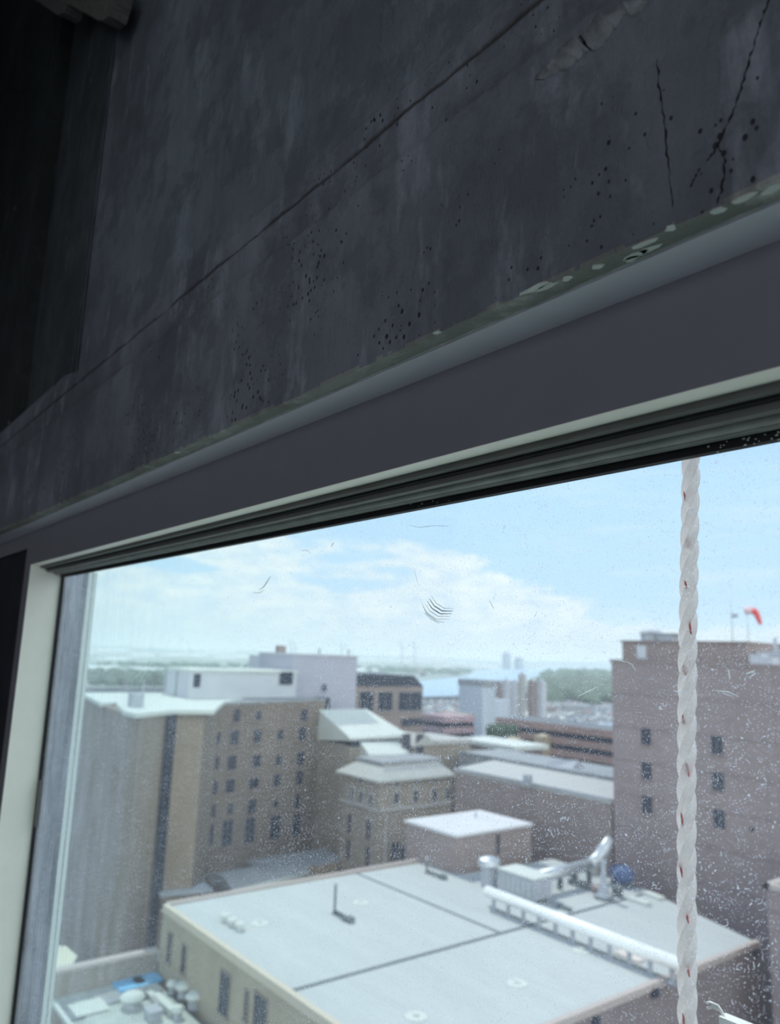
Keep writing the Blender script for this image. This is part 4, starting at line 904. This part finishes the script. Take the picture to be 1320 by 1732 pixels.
for (px, py, w, d, h, m, lab) in ((250, 1681, 1.6, 2.0, .35, SEAM, 'dark square hatch just below the right blue sheet'), (277, 1706, 3.6, .5, .6, ROOFW, 'long white duct between the wide fan and the fan pair'), (262, 1695, 2.6, .4, .4, ROOFW, 'shorter white duct above the long white duct'), (150, 1706, 2.4, 2.6, .12, ROOFW, 'flat white roof patch at left of the low roof'), (185, 1690, 2, 2.2, .1, ROOFG, 'grey roof patch left of the wide fan'), (258, 1722, 1.4, 1.0, .7, GREYP, 'grey box unit near the bottom edge of the low roof'), (120, 1712, 3.4, 1.2, .1, SEAM, 'dark strip along the left kerb of the low roof')):
    c = PZ(px, py, ZA+.06); mb = MB(); mb.box((c.x-w/2, c.y-d/2, ZA+.05), (c.x+w/2, c.y+d/2, ZA+.05+h)); mb.box((c.x-w/2-.08, c.y-d/2-.08, ZA+.05+h), (c.x+w/2+.08, c.y+d/2+.08, ZA+.09+h)); single('roof_box', mb, m, lab, 'roof equipment')
patch('low_pavilion', [(60, 1650), (92, 1600), (112, 1600), (131, 1617), (118, 1640), (80, 1660)], 12, mat('cream_roof', (.72, .70, .58), .8, .05, .3), 'cream roofed low pavilion beyond the parapet at far left', 'building', h=12)
# ---- street canopy and shop behind the flat roof
root = thing('street_canopy', 'rounded pale canopy in the street behind the flat roof', 'canopy', (-97, 55, 0))
a, b = PZ(368, 1500, 17), PZ(500, 1470, 17); d_ = (b-a).normalized(); n_ = Vector((-d_.y, d_.x, 0)); mb = MB(); vv = []; fs = []
for i in range(9):
    th = math.pi*i/8; off = n_*(-math.cos(th)*3.2)
    for e, q in ((0, a), (1, b)): vv.append(q+off+Vector((0, 0, 1.5*math.sin(th)*(1-.35*e))))
for i in range(8): fs.append((2*i, 2*i+1, 2*i+3, 2*i+2))
fs += [tuple(range(0, 18, 2)), tuple(range(1, 18, 2))[::-1], (0, 16, 17, 1)]
mb.add(vv, fs); part('canopy_skin', mb, ROOFG, root); mb = MB(); mb.tube([a-n_*3.2, b-n_*3.0], .35, 8); mb.tube([a+n_*3.2, b+n_*3.0, b-n_*3.0], .3, 8); part('rim', mb, ROOFW, root)
for q in (a-n_*3, b-n_*3, a+n_*3, b+n_*3): mb = MB(); mb.tube([(q.x, q.y, 0), (q.x, q.y, q.z)], .2, 6); part('post', mb, GREYP, root)
root = thing('corner_shop', 'low warm brown wall in the street between canopy and hospital', 'building', (-100, 66, 0))
a, b = PZ(455, 1478, 17.5), PZ(590, 1455, 17.5); mb = MB(); mb.prism([(a.x, a.y), (b.x, b.y), (b.x-7, b.y), (a.x-7, a.y)], 0, 17.5); part('wall', mb, masonry('warm_brick', (.32, .255, .205), .08), root)
mb = MB(); mb.prism([(a.x, a.y), (b.x, b.y), (b.x-7, b.y), (a.x-7, a.y)], 17.5, 17.7); part('roof', mb, ROOFG, root)
d_ = (b-a).normalized(); n_ = Vector((d_.y, -d_.x, 0))
for k_ in (.2, .45, .9): c = a.lerp(b, k_); mb = MB(); mb.oriented(Vector((c.x, c.y, 16.2)), d_, n_, 1.1, .9, .12); part('window', mb, GLS, root)

# ---- middle distance
def garage(name, label, x0, x1, y0, y1, zt, n, m):
    root = thing(name, label, 'building', ((x0+x1)/2, (y0+y1)/2, 0)); mb = MB(); mb.box((x0+.3, y0+.3, 0), (x1-.3, y1-.3, zt-.8)); part('core', mb, GLS, root)
    for i in range(n):
        z = zt-i*3.1; mb = MB(); mb.box((x0, y0, z-1.75), (x1, y1, z)); part('deck', mb, m, root)
    return root
p, q = PY(838, 1246, 165), PY(1046, 1238, 165); GZ = q.z
gr = garage('parking_garage', 'long brown parking garage with dark horizontal slots left of the brown tower', p.x, q.x, 165, 180, GZ, 6, masonry('garage_brick', (.40, .27, .24), .06))
mb = MB(); mb.box((p.x+.5, 165.5, GZ), (q.x-.5, 179.5, GZ+.08)); part('roof_deck', mb, LOT, gr, 'pale rooftop parking deck')
garage('parking_garage', 'small mauve brick garage with dark bands below the river parking lot', -180, -168.5, 154, 166.5, 31, 6, masonry('mauve_brick', (.44, .31, .34), .06))
mb = MB(); mb.box((-186, 167, 0), (-175.5, 172.5, 30.5)); mb.box((-186.3, 166.7, 30.5), (-175.2, 172.8, 30.9)); single('tan_slab_block', mb, TANB, 'narrow tan block between mauve garage and white tower', 'building')
root = thing('white_tower', 'pale blue white apartment tower with darker cap in the middle distance', 'building', (-192, 192, 0))
pw = mat('pale_blue_wall', (.50, .54, .61), .8, .06, .15, stretch=(1, 1, .05))
mb = MB(); a, b = PD(797, 1155, 260), PD(842, 1155, 260); w = b-a; mb.box((a.x-8, a.y+2, 0), (a.x+3.6, b.y+1, 38.6)); part('wall', mb, pw, root)
mb = MB(); mb.box((a.x-8.4, a.y+1.8, 38.6), (a.x+4, b.y+1.4, 40.6)); part('cap', mb, ROOFG, root)
mb = MB(); mb.box((a.x-8, b.y+1, 0), (a.x+3.2, b.y+8.5, 34)); part('lower_wing', mb, pw, root)
for i, (px0, px1, t_, m, lab) in enumerate(((840, 848, 1152, BR3, 'narrow brown slab just right of the white tower cap'), (850, 862, 1150, WHT, 'pale slab tower second right of the white tower'), (864, 876, 1152, WHT, 'pale slab tower third right of the white tower'), (877, 888, 1140, STONE, 'tallest stone coloured slab tower right of the white tower'), (893, 906, 1152, BR3, 'reddish brown slab tower left of the trees'), (909, 922, 1152, WHT, 'pale slab tower nearest the trees'))):
    a, b = PD(px0, t_, 420), PD(px1, t_, 420); L = (b-a).length; mb = MB(); mb.box((a.x, a.y, 0), (a.x+L*.8, a.y+L*.9, a.z))
    mb.box((a.x+1, a.y+1, a.z), (a.x+L*.4, a.y+L*.6, a.z+1.2)); root = single('slab_tower', mb, m, lab, 'building')
mb = MB(); a, b = PZ(996, 1238, 5), PZ(1050, 1238, 5); mb.prism([(a.x, a.y), (b.x, b.y), (b.x-10, b.y+14), (a.x-10, a.y+14)], 0, 9); single('depot', mb, mat('blue_grey_shed', (.45, .50, .60), .6), 'long blue grey depot shed in the parking lot beside the brown tower', 'building')
mb = MB(); a, b = PZ(906, 1196, 4), PZ(942, 1199, 4); mb.prism([(a.x, a.y), (b.x, b.y), (b.x-20, b.y+14), (a.x-30, a.y+22)], 0, 5); single('brown_roofed_shed', mb, BR3, 'brown roofed shed at the back of the parking lot', 'building')
mb = MB(); a, b = PZ(955, 1194, 4), PZ(1000, 1196, 4); mb.prism([(a.x, a.y), (b.x, b.y), (b.x-16, b.y+18), (a.x-20, a.y+18)], 0, 5); single('grey_roofed_shed', mb, ROOFG, 'grey roofed shed in front of the dense trees', 'building')
def tree(px, py, dep, r, label):
    c = PD(px, py, dep); o = thing('tree', label, 'tree', (c.x, c.y, 0)); mb = MB(); mb.tube([(c.x, c.y, 0), (c.x, c.y, c.z)], r*.1, 6); part('trunk', mb, mat('bark', (.12, .09, .07), .9), o)
    mb = MB()
    for i in range(9):
        d = Vector((random.uniform(-1, 1), random.uniform(-1, 1), random.uniform(-.6, .6)))*r*.6; mb.blob(c+d, r*.7, r*.7, r*.55, .4, 8, 6, i+px)
    part('foliage', mb, MIDT, o)
tree(790, 1172, 520, 4.5, 'single dark tree at the river bank left of the white tower')
for px, py, r, lab in ((842, 1238, 3.0, 'leafy tree nearest the foot of the white tower'), (857, 1248, 3.0, 'tree in front of the low tan houses'), (872, 1236, 2.6, 'small tree behind the low tan houses'), (840, 1256, 2.6, 'tree at the end of the white canopy roof'), (826, 1262, 2, 'bright green bush by the white canopy roof')): tree(px, py, 215, r, lab)
for px0, px1, py, lab in ((856, 874, 1243, 'small sandy house among the trees'), (880, 898, 1252, 'sandy house left of the long brown garage'), (905, 925, 1238, 'flat sandy house behind the end of the garage')):
    a, b = PD(px0, py, 205), PD(px1, py, 205); L = (b-a).length; mb = MB(); mb.box((a.x, a.y, 0), (a.x+L, a.y+L, a.z-1)); mb.add([(a.x-.3, a.y-.3, a.z-1), (a.x+L+.3, a.y-.3, a.z-1), (a.x+L+.3, a.y+L+.3, a.z-1), (a.x-.3, a.y+L+.3, a.z-1), (a.x+L/2, a.y+L/2, a.z-.2)], [(0, 1, 4), (1, 2, 4), (2, 3, 4), (3, 0, 4), (3, 2, 1, 0)])
    single('sandy_house', mb, masonry('sand_stone', (.50, .41, .30), .06), lab, 'building')
mb = MB(); c = PZ(1022, 1243, 3); mb.box((c.x-6, c.y-1.3, .9), (c.x+4, c.y+1.3, 4.0)); mb.box((c.x+4.2, c.y-1.2, .9), (c.x+6.4, c.y+1.2, 3.2))
for dx in (-4.5, -3, 3, 5.2):
    for s_ in (-1, 1): mb.tube([(c.x+dx, c.y+s_*1.3, .8), (c.x+dx, c.y+s_*1.0, .8)], .5, 10)
single('white_truck', mb, WHT, 'white box truck at the edge of the parking lot by the brown tower', 'truck')
# ---- parked cars
def car_mesh(name, m):
    mb = MB(); mb.mi(0)
    sec = [(-2.2, .35, .55), (-2.1, .75, .8), (-1.2, .95, .85), (1.9, .95, .85), (2.2, .6, .8)]
    def ring(y, z0, z1, w): return [(-w, y, z0), (w, y, z0), (w, y, z1), (-w, y, z1)]
    rings = [ring(-2.25, .35, .65, .8), ring(-2.0, .25, .85, .88), ring(-1.1, .25, .98, .9), ring(1.7, .25, 1.0, .9), ring(2.2, .3, .9, .85)]
    vv = sum(rings, []); fs = [(3, 2, 1, 0)]
    for i in range(4): fs += [tuple(i*4+j for j in ()) or (i*4+k, i*4+(k+1) % 4, i*4+4+(k+1) % 4, i*4+4+k) for k in range(4)]
    fs.append((16, 17, 18, 19)); mb.add(vv, fs)
    mb.mi(1).add([(-.82, -1.25, .98), (.82, -1.25, .98), (.82, 1.4, 1.0), (-.82, 1.4, 1.0), (-.66, -.45, 1.5), (.66, -.45, 1.5), (.66, .9, 1.5), (-.66, .9, 1.5)], [(0, 1, 5, 4), (1, 2, 6, 5), (2, 3, 7, 6), (3, 0, 4, 7)])
    mb.mi(0).box((-.66, -.45, 1.47), (.66, .9, 1.53))
    mb.mi(2)
    for sx in (-.85, .85):
        for sy in (-1.4, 1.35): mb.tube([(sx-.08, sy, .32), (sx+.08, sy, .32)], .32, 8)
    me = bpy.data.meshes.new('car'); me.from_pydata([tuple(v) for v in mb.v], [], mb.f)
    for q in (m, GLASSC, RUB): me.materials.append(q)
    me.polygons.foreach_set('material_index', mb.m); me.update(); return me
GLASSC = mat('car_glass', (.25, .28, .30), .12, .1, 1, metal=.7)
cols = [('white', (.82, .83, .84))]*4+[('silver', (.62, .64, .66))]*4+[('grey', (.25, .27, .30))]+[('dark', (.06, .07, .09)), ('blue', (.10, .18, .35)), ('red', (.45, .06, .06)), ('sand coloured', (.5, .45, .36))]
CM = {}
for n_, c_ in cols:
    if n_ not in CM: CM[n_] = car_mesh(n_, mat('car_paint_'+n_, c_, .3, .02, 1, spec=.6))
def inpoly(p, poly):
    r = False; n = len(poly)
    for i in range(n):
        a, b = poly[i], poly[(i+1) % n]
        if (a.y > p[1]) != (b.y > p[1]) and p[0] < (b.x-a.x)*(p[1]-a.y)/(b.y-a.y)+a.x: r = not r
    return r
for lotpts, where, N_, sx_, sy_ in ((lot1, 'in the river parking lot behind the mauve garage', 90, 3.6, 13), (lot2, 'in the wide parking lot left of the brown tower', 190, 3.4, 11)):
    q = [PZ(a, b, .3) for a, b in lotpts]; rnd = random.Random(N_); cand = []
    x0, x1 = min(p.x for p in q), max(p.x for p in q); y0, y1 = min(p.y for p in q), max(p.y for p in q); yy = y0
    while yy < y1:
        xx = x0
        while xx < x1:
            if rnd.random() < .75 and inpoly((xx, yy), q):
                v_ = R.transposed() @ (Vector((xx, yy, .3))-CAM); px = 660-FPX*v_.x/v_.z; py = 866+FPX*v_.y/v_.z
                if (where[3] == 'r' or where[3:7] == 'the ') and px < 1040 and (where[7] == 'r' or (px > 868 and not (872 < px < 940 and 1198 < py < 1244 and abs(py-(1205+(px-872)*.5)) < 9))):
                    cand.append((xx, yy))
            xx += sx_
        yy += sy_
    rnd.shuffle(cand); cand = sorted(cand[:N_])
    for i, (xx, yy) in enumerate(cand):
        n_ = rnd.choice(cols)[0]; o = bpy.data.objects.new('car', CM[n_]); C.objects.link(o)
        o.location = (xx+rnd.uniform(-.3, .3), yy, .3); o.rotation_euler = (0, 0, rnd.gauss(0, .06)+(math.pi if rnd.random() < .25 else 0))
        tag(o, n_+' car parked '+where, 'car', 'cars '+where)

# ---- summer haze over the lowland
hz = bpy.data.materials.new('summer_haze'); hz.use_nodes = True; hz.node_tree.nodes.clear(); t = NT(hz.node_tree)
vs_ = t.node('ShaderNodeVolumeScatter'); vs_.inputs['Color'].default_value = (.97, .99, 1, 1); vs_.inputs['Density'].default_value = .00020; vs_.inputs['Anisotropy'].default_value = .5
o_ = t.node('ShaderNodeOutputMaterial'); t.l.new(vs_.outputs[0], o_.inputs['Volume']); hz.cycles.homogeneous_volume = True
mb = MB(); mb.box((-29000, 120, -.5), (5500, 29000, 110)); h_ = single('haze', mb, hz, 'thin pale summer haze over the river and the lowland beyond', 'haze', kind='stuff')
